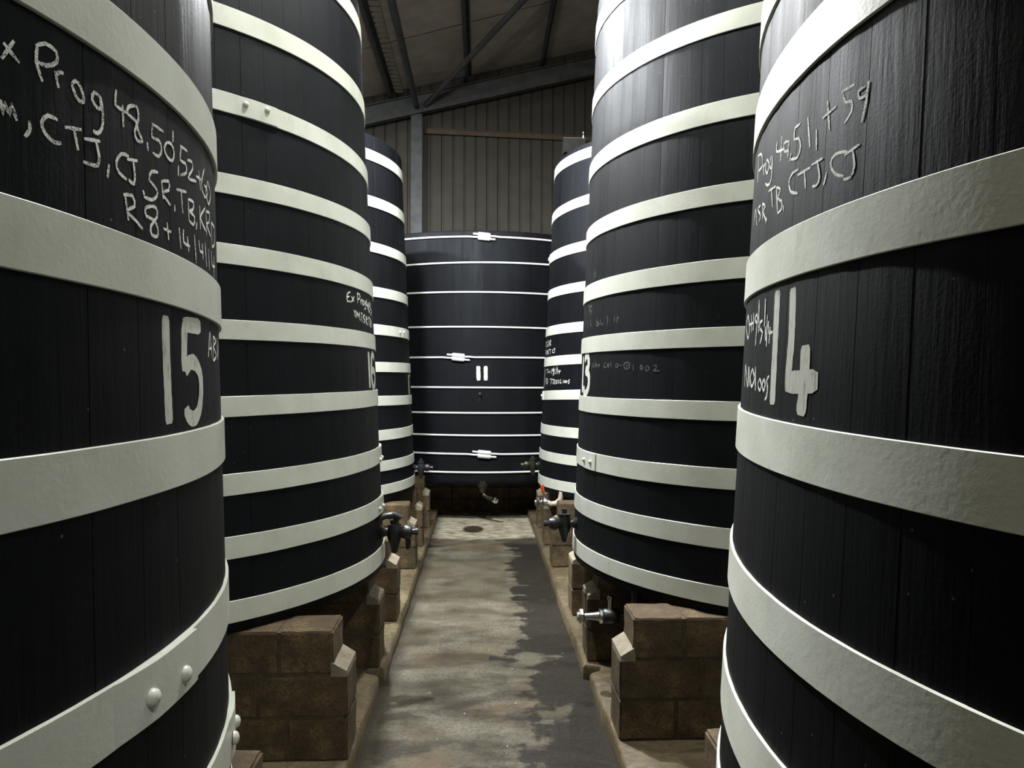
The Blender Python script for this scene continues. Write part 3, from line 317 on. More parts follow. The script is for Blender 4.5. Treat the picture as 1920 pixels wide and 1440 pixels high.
STROKES=json.loads(r'''[["15","chalk",0.0066,[[-0.2616,2.4906],[-0.2749,2.4559]],1],["15","chalk",0.0066,[[-0.2729,2.4802],[-0.2563,2.4618]],1],["15","chalk",0.0066,[[-0.2357,2.4993],[-0.2371,2.4757],[-0.2301,2.4506]],1],["15","chalk",0.0066,[[-0.2378,2.4993],[-0.226,2.5115],[-0.2127,2.5083],[-0.2119,2.4923],[-0.2243,2.4786],[-0.235,2.477]],1],["15","chalk",0.0066,[[-0.2144,2.4769],[-0.2102,2.4532]],1],["15","chalk",0.0066,[[-0.2134,2.4692],[-0.2086,2.4792],[-0.2028,2.4801]],1],["15","chalk",0.0066,[[-0.1921,2.4699],[-0.187,2.4788],[-0.1794,2.4734],[-0.175,2.4557],[-0.1786,2.4494],[-0.1861,2.4535],[-0.1921,2.4699]],1],["15","chalk",0.0066,[[-0.1493,2.4754],[-0.1592,2.4769],[-0.1622,2.4632],[-0.154,2.4532],[-0.1481,2.4595],[-0.1493,2.4754],[-0.1454,2.4491],[-0.1474,2.424],[-0.1549,2.4111],[-0.1619,2.4119]],1],["15","chalk",0.0066,[[-0.121,2.5045],[-0.1232,2.4769],[-0.1083,2.4761],[-0.0997,2.4746]],1],["15","chalk",0.0066,[[-0.1098,2.4846],[-0.1091,2.4458]],1],["15","chalk",0.0066,[[-0.0845,2.4977],[-0.0976,2.4885],[-0.0997,2.4746],[-0.0833,2.4708],[-0.0781,2.4542],[-0.0686,2.441],[-0.0805,2.4367],[-0.0858,2.4501],[-0.0774,2.4773],[-0.0788,2.496],[-0.0845,2.4977]],1],["15","chalk",0.0066,[[-0.0582,2.4446],[-0.0566,2.4287]],1],["15","chalk",0.0066,[[-0.0462,2.486],[-0.0155,2.4869]],1],["15","chalk",0.0066,[[-0.044,2.4855],[-0.047,2.4603],[-0.0286,2.4628],[-0.0218,2.449],[-0.0297,2.4314],[-0.0457,2.4306]],1],["15","chalk",0.0066,[[-0.0057,2.4708],[-0.0141,2.4562],[-0.0068,2.4422],[0.0095,2.4409],[0.016,2.4601],[0.008,2.4741],[-0.0057,2.4708]],1],["15","chalk",0.0066,[[0.0149,2.5045],[0.0139,2.4806]],1],["15","chalk",0.0066,[[0.0303,2.4413],[0.0293,2.419]],1],["15","chalk",0.0066,[[0.0386,2.4856],[0.0666,2.4879]],1],["15","chalk",0.0066,[[0.0418,2.4834],[0.0373,2.4555],[0.0577,2.4574],[0.0604,2.4398],[0.0358,2.4236]],1],["15","chalk",0.0066,[[0.0656,2.4685],[0.0854,2.4737],[0.0888,2.4598],[0.0674,2.4315],[0.1052,2.4395]],1],["15","chalk",0.0066,[[0.106,2.4516],[0.1425,2.4569]],1],["15","chalk",0.0066,[[0.1218,2.4703],[0.1293,2.4294]],1],["15","chalk",0.0066,[[0.1574,2.4898],[0.1359,2.4441],[0.1583,2.4243],[0.1813,2.4455],[0.1542,2.4514]],1],["15","chalk",0.0066,[[0.184,2.4718],[0.1663,2.4397],[0.1863,2.4179],[0.2076,2.4513],[0.184,2.4718]],1],["15","chalk",0.0066,[[-0.2765,2.3967],[-0.274,2.3778],[-0.272,2.3942],[-0.2676,2.3787],[-0.2656,2.3966],[-0.2602,2.375]],2],["15","chalk",0.0066,[[-0.2465,2.3824],[-0.2457,2.3696],[-0.2518,2.356]],2],["15","chalk",0.0066,[[-0.2121,2.4023],[-0.2243,2.4025],[-0.2321,2.3875],[-0.228,2.3734],[-0.2172,2.3653],[-0.2081,2.3684]],2],["15","chalk",0.0066,[[-0.2029,2.3961],[-0.1794,2.4042]],2],["15","chalk",0.0066,[[-0.1908,2.4011],[-0.1851,2.3683]],2],["15","chalk",0.0066,[[-0.1757,2.3917],[-0.1508,2.3998]],2],["15","chalk",0.0066,[[-0.158,2.3977],[-0.1528,2.3735],[-0.156,2.3572],[-0.1657,2.3542],[-0.1777,2.3531]],2],["15","chalk",0.0066,[[-0.1367,2.3674],[-0.1402,2.3431]],2],["15","chalk",0.0066,[[-0.0999,2.3984],[-0.1137,2.3966],[-0.1239,2.3778],[-0.1195,2.3612],[-0.1045,2.3552]],2],["15","chalk",0.0066,[[-0.1035,2.3919],[-0.0815,2.3989]],2],["15","chalk",0.0066,[[-0.0909,2.3962],[-0.0879,2.3718],[-0.0902,2.3532],[-0.1009,2.3567]],2],["15","chalk",0.0066,[[-0.0712,2.3496],[-0.0675,2.3412]],2],["15","chalk",0.0066,[[-0.0331,2.399],[-0.0491,2.3937],[-0.0561,2.3756],[-0.0388,2.366],[-0.037,2.3531],[-0.0508,2.3393],[-0.0696,2.3388]],2],["15","chalk",0.0066,[[-0.024,2.3858],[-0.0203,2.3527]],2],["15","chalk",0.0066,[[-0.024,2.3858],[-0.0033,2.3944],[-0.004,2.3765],[-0.0224,2.364],[0.0003,2.3481]],2],["15","chalk",0.0066,[[0.0146,2.3552],[0.014,2.3406]],2],["15","chalk",0.0066,[[0.0219,2.3887],[0.0583,2.3976]],2],["15","chalk",0.0066,[[0.0376,2.3913],[0.0421,2.3469]],2],["15","chalk",0.0066,[[0.065,2.3851],[0.0663,2.3402]],2],["15","chalk",0.0066,[[0.065,2.3851],[0.0887,2.3864],[0.0836,2.3691],[0.0675,2.3614],[0.0912,2.3563],[0.0859,2.3371],[0.0663,2.3402]],2],["15","chalk",0.0066,[[0.1041,2.3489],[0.0985,2.3315]],2],["15","chalk",0.0066,[[0.1215,2.3925],[0.1229,2.3391]],2],["15","chalk",0.0066,[[0.1561,2.3988],[0.1248,2.3657],[0.158,2.346]],2],["15","chalk",0.0066,[[0.1621,2.3927],[0.1641,2.3395]],2],["15","chalk",0.0066,[[0.1621,2.3927],[0.1925,2.3989],[0.1851,2.3753],[0.1664,2.3651],[0.195,2.3445]],2],["15","chalk",0.0066,[[0.2088,2.383],[0.2111,2.3234]],2],["15","chalk",0.0066,[[0.2088,2.383],[0.2517,2.3788],[0.2446,2.3413],[0.2111,2.3234]],2],["15","chalk",0.0066,[[-0.1086,2.3268],[-0.1028,2.2832]],3],["15","chalk",0.0066,[[-0.112,2.3254],[-0.0945,2.3307],[-0.0895,2.3134],[-0.1059,2.2995],[-0.0883,2.2881],[-0.0733,2.2769]],3],["15","chalk",0.0066,[[-0.0512,2.3275],[-0.0661,2.3187],[-0.0645,2.3044],[-0.0454,2.3026],[-0.0368,2.2885],[-0.0396,2.2741],[-0.0529,2.2734],[-0.0545,2.2895],[-0.0383,2.3118],[-0.0401,2.3282],[-0.0512,2.3275]],3],["15","chalk",0.0066,[[-0.0223,2.2949],[0.0009,2.2952]],3],["15","chalk",0.0066,[[-0.0117,2.3105],[-0.0078,2.2767]],3],["15","chalk",0.0066,[[0.0277,2.3127],[0.0321,2.2702]],3],["15","chalk",0.0066,[[0.0438,2.3142],[0.0426,2.2879],[0.0672,2.2856]],3],["15","chalk",0.0066,[[0.0571,2.3034],[0.0628,2.2712]],3],["15","chalk",0.0066,[[0.0889,2.3168],[0.0939,2.2562]],3],["15","chalk",0.0066,[[0.1111,2.3117],[0.1145,2.289],[0.1355,2.2906]],3],["15","chalk",0.0066,[[0.1314,2.3096],[0.1343,2.2741]],3],["15","chalk",0.0066,[[0.1494,2.3188],[0.1574,2.2634]],3],["15","chalk",0.0066,[[0.1754,2.3095],[0.178,2.2599]],3],["15","chalk",0.0066,[[0.2002,2.3119],[0.2055,2.279],[0.2399,2.2826]],3],["15","chalk",0.0066,[[0.2309,2.3068],[0.2227,2.2525]],3],["15","chalk",0.0066,[[0.1523,2.053],[0.1682,2.1121],[0.18,2.0501]],4],["15","chalk",0.0066,[[0.1566,2.0738],[0.1794,2.0754]],4],["15","chalk",0.0066,[[0.1942,2.1061],[0.191,2.0464]],4],["15","chalk",0.0066,[[0.1942,2.1061],[0.2228,2.0957],[0.1966,2.0808],[0.2246,2.0609],[0.191,2.0464]],4],["15","chalk",0.0066,[[0.2395,2.1058],[0.2414,2.0529],[0.2644,2.099]],4],["15","paint",0.034,[[-0.0219,2.1256],[-0.0217,2.034],[-0.0186,1.9145]],0],["15","paint",0.034,[[0.0315,2.1154],[0.1081,2.1186]],0],["15","paint",0.034,[[0.0368,2.119],[0.0322,2.0178]],0],["15","paint",0.034,[[0.0354,2.0179],[0.0524,2.0369],[0.0771,2.0359],[0.0986,2.0133],[0.1018,1.9761],[0.0896,1.9357],[0.0653,1.9182],[0.0424,1.9275],[0.0366,1.9444]],0],["14","chalk",0.0066,[[2.9086,2.6217],[2.9181,2.5441]],5],["14","chalk",0.0066,[[2.8997,2.623],[2.9467,2.6069],[2.9638,2.5702],[2.9228,2.572]],5],["14","chalk",0.0066,[[2.9689,2.5706],[2.9819,2.5364]],5],["14","chalk",0.0066,[[2.9742,2.5604],[2.9891,2.5642]],5],["14","chalk",0.0066,[[2.9997,2.5697],[2.992,2.5475],[3.0088,2.5301],[3.0157,2.5523],[2.9997,2.5697]],5],["14","chalk",0.0066,[[3.0283,2.5666],[3.0192,2.5457],[3.0332,2.5321],[3.0349,2.5611],[3.0348,2.5041],[3.0138,2.4977],[2.9985,2.5089]],5],["14","chalk",0.0066,[[3.0584,2.5867],[3.0562,2.5634],[3.0905,2.5519]],5],["14","chalk",0.0066,[[3.0794,2.5883],[3.0798,2.5284]],5],["14","chalk",0.0066,[[3.1104,2.5611],[3.0917,2.5656],[3.0956,2.5448],[3.1123,2.5415],[3.1126,2.5623],[3.1118,2.5232]],5],["14","chalk",0.0066,[[3.1238,2.5269],[3.1193,2.5105]],5],["14","chalk",0.0066,[[-3.1312,2.5808],[3.1312,2.5804]],5],["14","chalk",0.0066,[[3.1328,2.5796],[3.1322,2.5549],[-3.1351,2.5492],[-3.1265,2.5271],[-3.1347,2.5063],[3.1228,2.5135]],5],["14","chalk",0.0066,[[-3.1078,2.5816],[-3.0962,2.5103]],5],["14","chalk",0.0066,[[-3.08,2.5409],[-3.0766,2.4944]],5],["14","chalk",0.0066,[[-3.0652,2.5565],[-3.0318,2.5631]],5],["14","chalk",0.0066,[[-3.0547,2.5863],[-3.0455,2.5211]],5],["14","chalk",0.0066,[[-2.9948,2.5857],[-3.022,2.5859]],5],["14","chalk",0.0066,[[-3.0198,2.5846],[-3.0119,2.5599],[-2.9991,2.5547],[-2.998,2.5343],[-3.0115,2.5177]],5],["14","chalk",0.0066,[[-2.9728,2.5686],[-2.9859,2.5667],[-2.9832,2.5515],[-2.97,2.5517],[-2.9676,2.5751],[-2.9695,2.5418],[-2.9767,2.5014]],5],["14","chalk",0.0066,[[2.896,2.4343],[2.9128,2.4726],[2.9411,2.42]],6],["14","chalk",0.0066,[[2.9678,2.4638],[2.9437,2.4618],[2.9733,2.4358],[2.9637,2.4233]],6],["14","chalk",0.0066,[[2.9843,2.463],[2.9921,2.4191]],6],["14","chalk",0.0066,[[2.9843,2.463],[3.0086,2.4465],[2.993,2.4393],[3.0216,2.4042]],6],["14","chalk",0.0066,[[3.0226,2.4139],[3.0184,2.4002]],6],["14","chalk",0.0066,[[3.0229,2.479],[3.0621,2.4758]],6],["14","chalk",0.0066,[[3.0408,2.4769],[3.0526,2.4282]],6],["14","chalk",0.0066,[[3.0676,2.4712],[3.0799,2.4065]],6],["14","chalk",0.0066,[[3.0676,2.4712],[3.0876,2.4584],[3.0778,2.4407],[3.0972,2.4263],[3.0975,2.4074],[3.0802,2.404]],6],["14","chalk",0.0066,[[3.1052,2.414],[3.1067,2.3995]],6],["14","chalk",0.0066,[[-3.1288,2.4767],[3.1337,2.4766],[3.1224,2.4631],[3.1301,2.437],[-3.1274,2.4225]],6],["14","chalk",0.0066,[[-3.131,2.4642],[-3.091,2.4645]],6],["14","chalk",0.0066,[[-3.1086,2.4635],[-3.1024,2.4237]],6],["14","chalk",0.0066,[[-3.0884,2.4677],[-3.0592,2.4694]],6],["14","chalk",0.0066,[[-3.0719,2.4668],[-3.0642,2.4317],[-3.0711,2.4176],[-3.0821,2.4199]],6],["14","chalk",0.0066,[[-3.047,2.4349],[-3.0527,2.4102]],6],["14","chalk",0.0066,[[-3.0017,2.4571],[-3.0278,2.4633],[-3.0384,2.4497],[-3.0277,2.4246],[-3.0072,2.4099]],6],["14","chalk",0.0066,[[-3.0076,2.4519],[-2.9782,2.4597]],6],["14","chalk",0.0066,[[-2.9916,2.4563],[-2.9858,2.4224],[-2.9925,2.4018],[-3.0069,2.4038]],6],["14","chalk",0.008,[[2.8927,2.1872],[2.879,2.1554],[2.9164,2.1183],[2.9282,2.1498],[2.8927,2.1872]],7],["14","chalk",0.008,[[2.9317,2.1548],[2.9648,2.1562]],7],["14","chalk",0.008,[[2.9434,2.1803],[2.955,2.1309]],7],["14","chalk",0.008,[[2.9666,2.1823],[2.9693,2.1347]],7],["14","chalk",0.008,[[2.9973,2.1754],[2.9788,2.165],[2.9984,2.1521],[3.0007,2.1724],[2.9967,2.0932]],7],["14","chalk",0.008,[[3.0029,2.2104],[3.0127,2.125]],7],["14","chalk",0.008,[[3.0339,2.1528],[3.0182,2.1497],[3.0205,2.1343],[3.0382,2.1224],[3.0263,2.096]],7],["14","chalk",0.008,[[3.0439,2.2059],[3.0477,2.1363]],7],["14","chalk",0.008,[[3.0533,2.1356],[3.0578,2.1009]],7],["14","chalk",0.008,[[3.0602,2.1641],[3.0649,2.0857]],7],["14","chalk",0.008,[[3.0672,2.1486],[3.0708,2.1191],[3.0896,2.1196]],7],["14","chalk",0.008,[[3.0779,2.1328],[3.076,2.0921]],7],["14","chalk",0.008,[[2.9091,1.9867],[2.9038,2.0475],[2.9473,1.9871],[2.945,2.0407]],8],["14","chalk",0.008,[[2.9515,2.0405],[2.9635,1.9873]],8],["14","chalk",0.008,[[2.984,2.0343],[2.9691,2.0137],[2.9847,1.9875],[3.004,2.0082],[2.984,2.0343]],8],["14","chalk",0.008,[[3.006,2.0389],[3.016,1.9777]],8],["14","chalk",0.008,[[3.0391,2.008],[3.0292,1.993],[3.0433,1.9782],[3.0503,1.9932],[3.0391,2.008]],8],["14","chalk",0.008,[[3.0613,2.0079],[3.0536,1.9932],[3.063,1.9786],[3.0693,1.9933],[3.0613,2.0079]],8],["14","chalk",0.008,[[3.086,2.0149],[3.075,2.003],[3.0816,1.9886],[3.0796,1.9645],[3.0708,1.957]],8],["14","paint",0.036,[[3.101,2.2159],[3.1041,2.0829],[3.1067,1.9466]],0],["14","paint",0.034,[[-3.1237,2.2106],[-3.1196,2.1008],[-3.1226,2.0208],[-3.1202,1.9784]],0],["14","paint",0.042,[[-3.0761,2.0789],[-3.0747,2.0071],[-3.0788,1.9279]],0],["14","paint",0.05,[[-3.1307,1.9984],[-3.0392,2.002]],0],["16","chalk",0.011,[[-0.2699,2.5389],[-0.2959,2.5207],[-0.2982,2.4802],[-0.267,2.4809]],9],["16","chalk",0.011,[[-0.2969,2.5027],[-0.278,2.5105]],9],["16","chalk",0.011,[[-0.261,2.5135],[-0.2396,2.4855]],9],["16","chalk",0.011,[[-0.2346,2.5182],[-0.2633,2.477]],9],["16","chalk",0.011,[[-0.2012,2.5425],[-0.2026,2.4825]],9],["16","chalk",0.011,[[-0.206,2.5416],[-0.1732,2.5384],[-0.1787,2.5142],[-0.204,2.5052]],9],["16","chalk",0.011,[[-0.1666,2.5117],[-0.1658,2.4792]],9],["16","chalk",0.011,[[-0.1637,2.5028],[-0.1477,2.5149]],9],["16","chalk",0.011,[[-0.1382,2.5119],[-0.1479,2.4915],[-0.1353,2.4795],[-0.1228,2.5003],[-0.1382,2.5119]],9],["16","chalk",0.011,[[-0.1061,2.5126],[-0.1155,2.4874],[-0.0963,2.4952],[-0.099,2.5138],[-0.102,2.4658],[-0.1229,2.4579]],9],["16","chalk",0.011,[[-0.0802,2.5266],[-0.085,2.4876],[-0.0573,2.492]],9],["16","chalk",0.011,[[-0.0635,2.5103],[-0.0699,2.4612]],9],["16","chalk",0.011,[[-0.032,2.5155],[-0.0496,2.4836],[-0.0292,2.4479],[-0.0524,2.4638],[-0.0246,2.4973],[-0.032,2.5155]],9],["16","chalk",0.011,[[0.0075,2.5221],[-0.009,2.4802],[0.0234,2.4654],[-0.0102,2.4311]],9],["16","chalk",0.011,[[-0.2458,2.4346],[-0.2371,2.4177],[-0.2245,2.4332]],10],["16","chalk",0.011,[[-0.2357,2.4179],[-0.2347,2.3908]],10],["16","chalk",0.011,[[-0.2232,2.3878],[-0.2145,2.4256],[-0.2041,2.3995],[-0.1909,2.4244],[-0.1858,2.3835]],10],["16","chalk",0.011,[[-0.179,2.3844],[-0.1832,2.3746]],10],["16","chalk",0.011,[[-0.1721,2.4253],[-0.1504,2.4228]],10],["16","chalk",0.011,[[-0.1633,2.4237],[-0.1608,2.3682]],10],["16","chalk",0.011,[[-0.1203,2.4205],[-0.1425,2.4033],[-0.1198,2.3827],[-0.1419,2.3677]],10],["16","chalk",0.011,[[-0.1055,2.4131],[-0.1066,2.3607]],10],["16","chalk",0.011,[[-0.1055,2.4131],[-0.0826,2.4019],[-0.1016,2.3851],[-0.0827,2.3588]],10],["16","chalk",0.011,[[-0.0679,2.4134],[-0.0321,2.4086]],10],["16","chalk",0.011,[[-0.054,2.4105],[-0.0525,2.3576]],10],["16","chalk",0.011,[[-0.0223,2.405],[-0.025,2.3462]],10],["16","chalk",0.011,[[-0.0223,2.405],[0.0055,2.384],[-0.02,2.376],[0.0083,2.3549]],10],["16","paint",0.045,[[-0.0881,2.1873],[-0.0875,2.0822],[-0.0867,1.9542]],0],["16","paint",0.045,[[-0.0089,2.1824],[-0.0315,2.1539],[-0.0391,2.1224],[-0.0482,2.0446],[-0.0411,1.9904],[-0.0212,1.9435]],0],["16","paint",0.045,[[-0.0356,2.0681],[0.0022,2.069],[0.0357,2.0419],[0.032,2.0022],[-0.0009,1.951]],0],["16","paint",0.045,[[-0.0089,2.1824],[0.0191,2.1643],[0.0358,2.1453]],0],["17","paint",0.05,[[-0.0682,2.0697],[-0.0677,1.9582],[-0.0616,1.8485]],0],["17","paint",0.05,[[-0.02,2.0731],[0.0192,2.0709],[0.0194,2.0385]],0],["13","paint",0.056,[[3.1333,2.1759],[-3.1388,1.9231]],0],["13","paint",0.056,[[-3.0866,2.1377],[-3.0914,2.179],[-3.0497,2.1768],[-3.0279,2.1313],[-3.0345,2.0912],[-3.071,2.0717],[-3.025,2.0506],[-3.0101,1.9983],[-3.022,1.95],[-3.062,1.9127],[-3.0961,1.9282],[-3.1026,1.9693]],0],["12","chalk",0.0085,[[3.0841,2.4763],[3.1116,2.4036]],11],["12","chalk",0.0085,[[-3.1126,2.4621],[3.1052,2.4393],[-3.102,2.3987]],11],["12","chalk",0.0085,[[-3.0624,2.4718],[-3.0848,2.446],[-3.0415,2.4013],[-3.0697,2.4171]],11],["12","chalk",0.0085,[[-3.0114,2.3992],[-3.0141,2.4678],[-2.9826,2.404]],11],["12","chalk",0.0085,[[-2.9796,2.4718],[-2.9707,2.4031]],11],["12","chalk",0.0085,[[-2.9796,2.4718],[-2.9542,2.4629],[-2.9701,2.437],[-2.9428,2.4045]],11],["12","chalk",0.0085,[[3.1231,2.3186],[3.1131,2.3754],[-3.0935,2.3148],[-3.0979,2.3706]],12],["12","chalk",0.0085,[[-3.0661,2.3616],[-3.0562,2.3127]],12],["12","chalk",0.0085,[[-3.0661,2.3616],[-3.0369,2.3495],[-3.0584,2.337],[-3.0259,2.3111]],12],["12","chalk",0.0085,[[-3.0051,2.3578],[-3.0262,2.3385],[-2.999,2.3164]],12],["12","chalk",0.0085,[[-3.0004,2.3643],[-2.9425,2.364]],12],["12","chalk",0.0085,[[-2.9654,2.362],[-2.9513,2.3104]],12],["12","chalk",0.0085,[[-2.8821,2.3568],[-2.9066,2.3516],[-2.9042,2.328],[-2.879,2.3232]],12],["12","chalk",0.0085,[[-2.883,2.3669],[-2.852,2.3682]],12],["12","chalk",0.0085,[[-2.8653,2.3657],[-2.8597,2.3288],[-2.879,2.3232]],12],["12","chalk",0.0085,[[-3.0824,2.1411],[-3.0699,2.0855]],13],["12","chalk",0.0085,[[-3.0393,2.1331],[-2.9951,2.1355],[-3.0102,2.0846]],13],["12","chalk",0.0085,[[-2.9819,2.1046],[-2.9353,2.1072]],13],["12","chalk",0.0085,[[-2.9598,2.1245],[-2.9588,2.0907]],13],["12","chalk",0.0085,[[-2.9117,2.1437],[-2.9017,2.0831]],13],["12","chalk",0.0085,[[-2.8743,2.1428],[-2.8936,2.1299],[-2.8777,2.1162],[-2.8708,2.1427],[-2.8671,2.0627]],13],["12","chalk",0.0085,[[-2.8588,2.1624],[-2.8611,2.0593]],13],["12","chalk",0.0085,[[-2.8296,2.1351],[-2.845,2.1288],[-2.838,2.1088],[-2.829,2.0888],[-2.8465,2.0824]],13],["12","chalk",0.0085,[[-2.807,2.1676],[-2.8099,2.0753]],13],["12","chalk",0.0085,[[-2.7964,2.1541],[-2.7912,2.0817]],13],["12","chalk",0.0085,[[-2.7759,2.1274],[-2.7743,2.1044],[-2.7447,2.117]],13],["12","chalk",0.0085,[[-2.7582,2.127],[-2.7681,2.0781]],13],["12","chalk",0.0085,[[-3.0641,1.9681],[-3.053,2.0405],[-3.017,1.9615]],14],["12","chalk",0.0085,[[-3.0147,2.0368],[-3.0048,1.9719],[-2.9871,1.989],[-3.0061,2.006],[-2.9936,2.023],[-3.0147,2.0368]],14],["12","chalk",0.0085,[[-2.9707,2.0196],[-2.967,2.0162]],14],["12","chalk",0.0085,[[-2.9669,1.989],[-2.9632,1.9857]],14],["12","chalk",0.0085,[[-2.926,2.0228],[-2.8908,2.0227],[-2.9063,1.9624]],14],["12","chalk",0.0085,[[-2.8807,2.0194],[-2.8521,2.0193],[-2.8646,1.9694]],14],["12","chalk",0.0085,[[-2.8464,2.016],[-2.8251,2.0127],[-2.8407,1.9729],[-2.817,1.9731]],14],["12","chalk",0.0085,[[-2.8035,2.016],[-2.8138,1.9962],[-2.8004,1.9732],[-2.7926,1.9962],[-2.8035,2.016]],14],["12","chalk",0.0085,[[-2.7666,2.0159],[-2.7814,2.0094],[-2.7668,1.993],[-2.7762,1.9733]],14],["12","chalk",0.0085,[[-2.7344,2.0192],[-2.7505,2.0094],[-2.7469,1.9801],[-2.7322,1.9834],[-2.733,1.9964]],14],["12","chalk",0.0085,[[-2.7198,1.9802],[-2.7181,1.977]],14],["12","chalk",0.0085,[[-2.704,2.0191],[-2.7018,1.9803]],14],["12","chalk",0.0085,[[-2.683,2.0094],[-2.6915,1.9998],[-2.6816,1.9837],[-2.675,1.9979],[-2.683,2.0094]],14],["12","chalk",0.0085,[[-2.6648,2.0095],[-2.6715,1.9998],[-2.6634,1.9838],[-2.657,1.9979],[-2.6648,2.0095]],14],["12","chalk",0.0085,[[-2.6236,2.0159],[-2.6403,2.0127],[-2.6418,1.9999],[-2.6292,1.9935],[-2.6352,1.9775],[-2.6453,1.9742]],14],["12","paint",0.03,[[3.1143,2.1538],[-3.1388,2.0515],[-3.1358,1.9151]],0],["13","faint",0.01,[[-2.9611,2.1203],[-2.9735,2.1029],[-2.9508,2.0978],[-2.9477,2.1198],[-2.9425,2.0958]],15],["13","faint",0.01,[[-2.93,2.1368],[-2.9269,2.0954],[-2.9128,2.1055],[-2.9283,2.1147]],15],["13","faint",0.01,[[-2.9019,2.1138],[-2.895,2.0945],[-2.8857,2.1176]],15],["13","faint",0.01,[[-2.83,2.12],[-2.8448,2.1119],[-2.8437,2.0931],[-2.8249,2.09]],15],["13","faint",0.01,[[-2.8175,2.0983],[-2.8015,2.1063],[-2.8127,2.1126],[-2.8139,2.094],[-2.7986,2.0919]],15],["13","faint",0.01,[[-2.7898,2.127],[-2.7848,2.089]],15],["13","faint",0.01,[[-2.77,2.097],[-2.7679,2.0952]],15],["13","faint",0.01,[[-2.7417,2.1128],[-2.7555,2.1024],[-2.7454,2.088],[-2.7319,2.1001],[-2.7417,2.1128]],15],["13","faint",0.01,[[-2.721,2.0998],[-2.7095,2.0994]],15],["13","faint",0.01,[[-2.6805,2.119],[-2.6967,2.1032],[-2.6872,2.0784],[-2.6628,2.082],[-2.6622,2.1103],[-2.6805,2.119]],15],["13","faint",0.01,[[-2.6841,2.1053],[-2.6713,2.0943],[-2.6809,2.0864]],15],["13","faint",0.01,[[-2.6401,2.1056],[-2.6372,2.0653]],15],["13","faint",0.01,[[-2.5957,2.1004],[-2.6009,2.0846],[-2.5933,2.0686],[-2.5881,2.0843],[-2.5957,2.1004]],15],["13","faint",0.01,[[-2.5643,2.0956],[-2.5741,2.0801],[-2.5668,2.0626],[-2.5524,2.0757],[-2.5643,2.0956]],15],["13","faint",0.01,[[-2.5346,2.0949],[-2.5185,2.0906],[-2.5213,2.0752],[-2.5324,2.0621],[-2.5034,2.0633]],15],["13","faint",0.01,[[3.1321,2.4332],[-3.1305,2.3745]],16],["13","faint",0.01,[[-3.094,2.4259],[-3.0566,2.3571]],16],["13","faint",0.01,[[-3.017,2.4162],[-3.0375,2.4005],[-3.0065,2.3743]],16],["13","faint",0.01,[[-2.936,2.4193],[-2.9402,2.3712],[-2.9103,2.3766],[-2.9339,2.3925]],16],["13","faint",0.01,[[-2.8911,2.4049],[-2.8966,2.3837],[-2.8754,2.3683],[-2.8638,2.3886]],16],["13","faint",0.01,[[-2.8411,2.4202],[-2.8279,2.3929],[-2.8353,2.3595]],16],["13","faint",0.01,[[-2.7748,2.4076],[-2.7731,2.3738]],16],["13","faint",0.01,[[-2.755,2.4094],[-2.7531,2.3674]],16],["13","faint",0.01,[[-2.7433,2.4038],[-2.7492,2.3878]],16],["13","faint",0.01,[[-3.0775,2.5159],[-3.0163,2.511],[-3.0606,2.4904],[-3.0125,2.4743],[-3.0439,2.456]],16],["13","faint",0.01,[[3.1105,2.5212],[3.1329,2.4708]],16],["13","faint",0.01,[[-3.0095,2.7491],[-3.0039,2.6938]],17],["13","faint",0.01,[[-2.984,2.7478],[-2.9757,2.6968]],17],["11","paint",0.057499999999999996,[[-1.5973,2.2114],[-1.5949,2.0086]],0],["11","paint",0.057499999999999996,[[-1.552,2.2117],[-1.5519,2.009]],0]]''')
STAVES=72
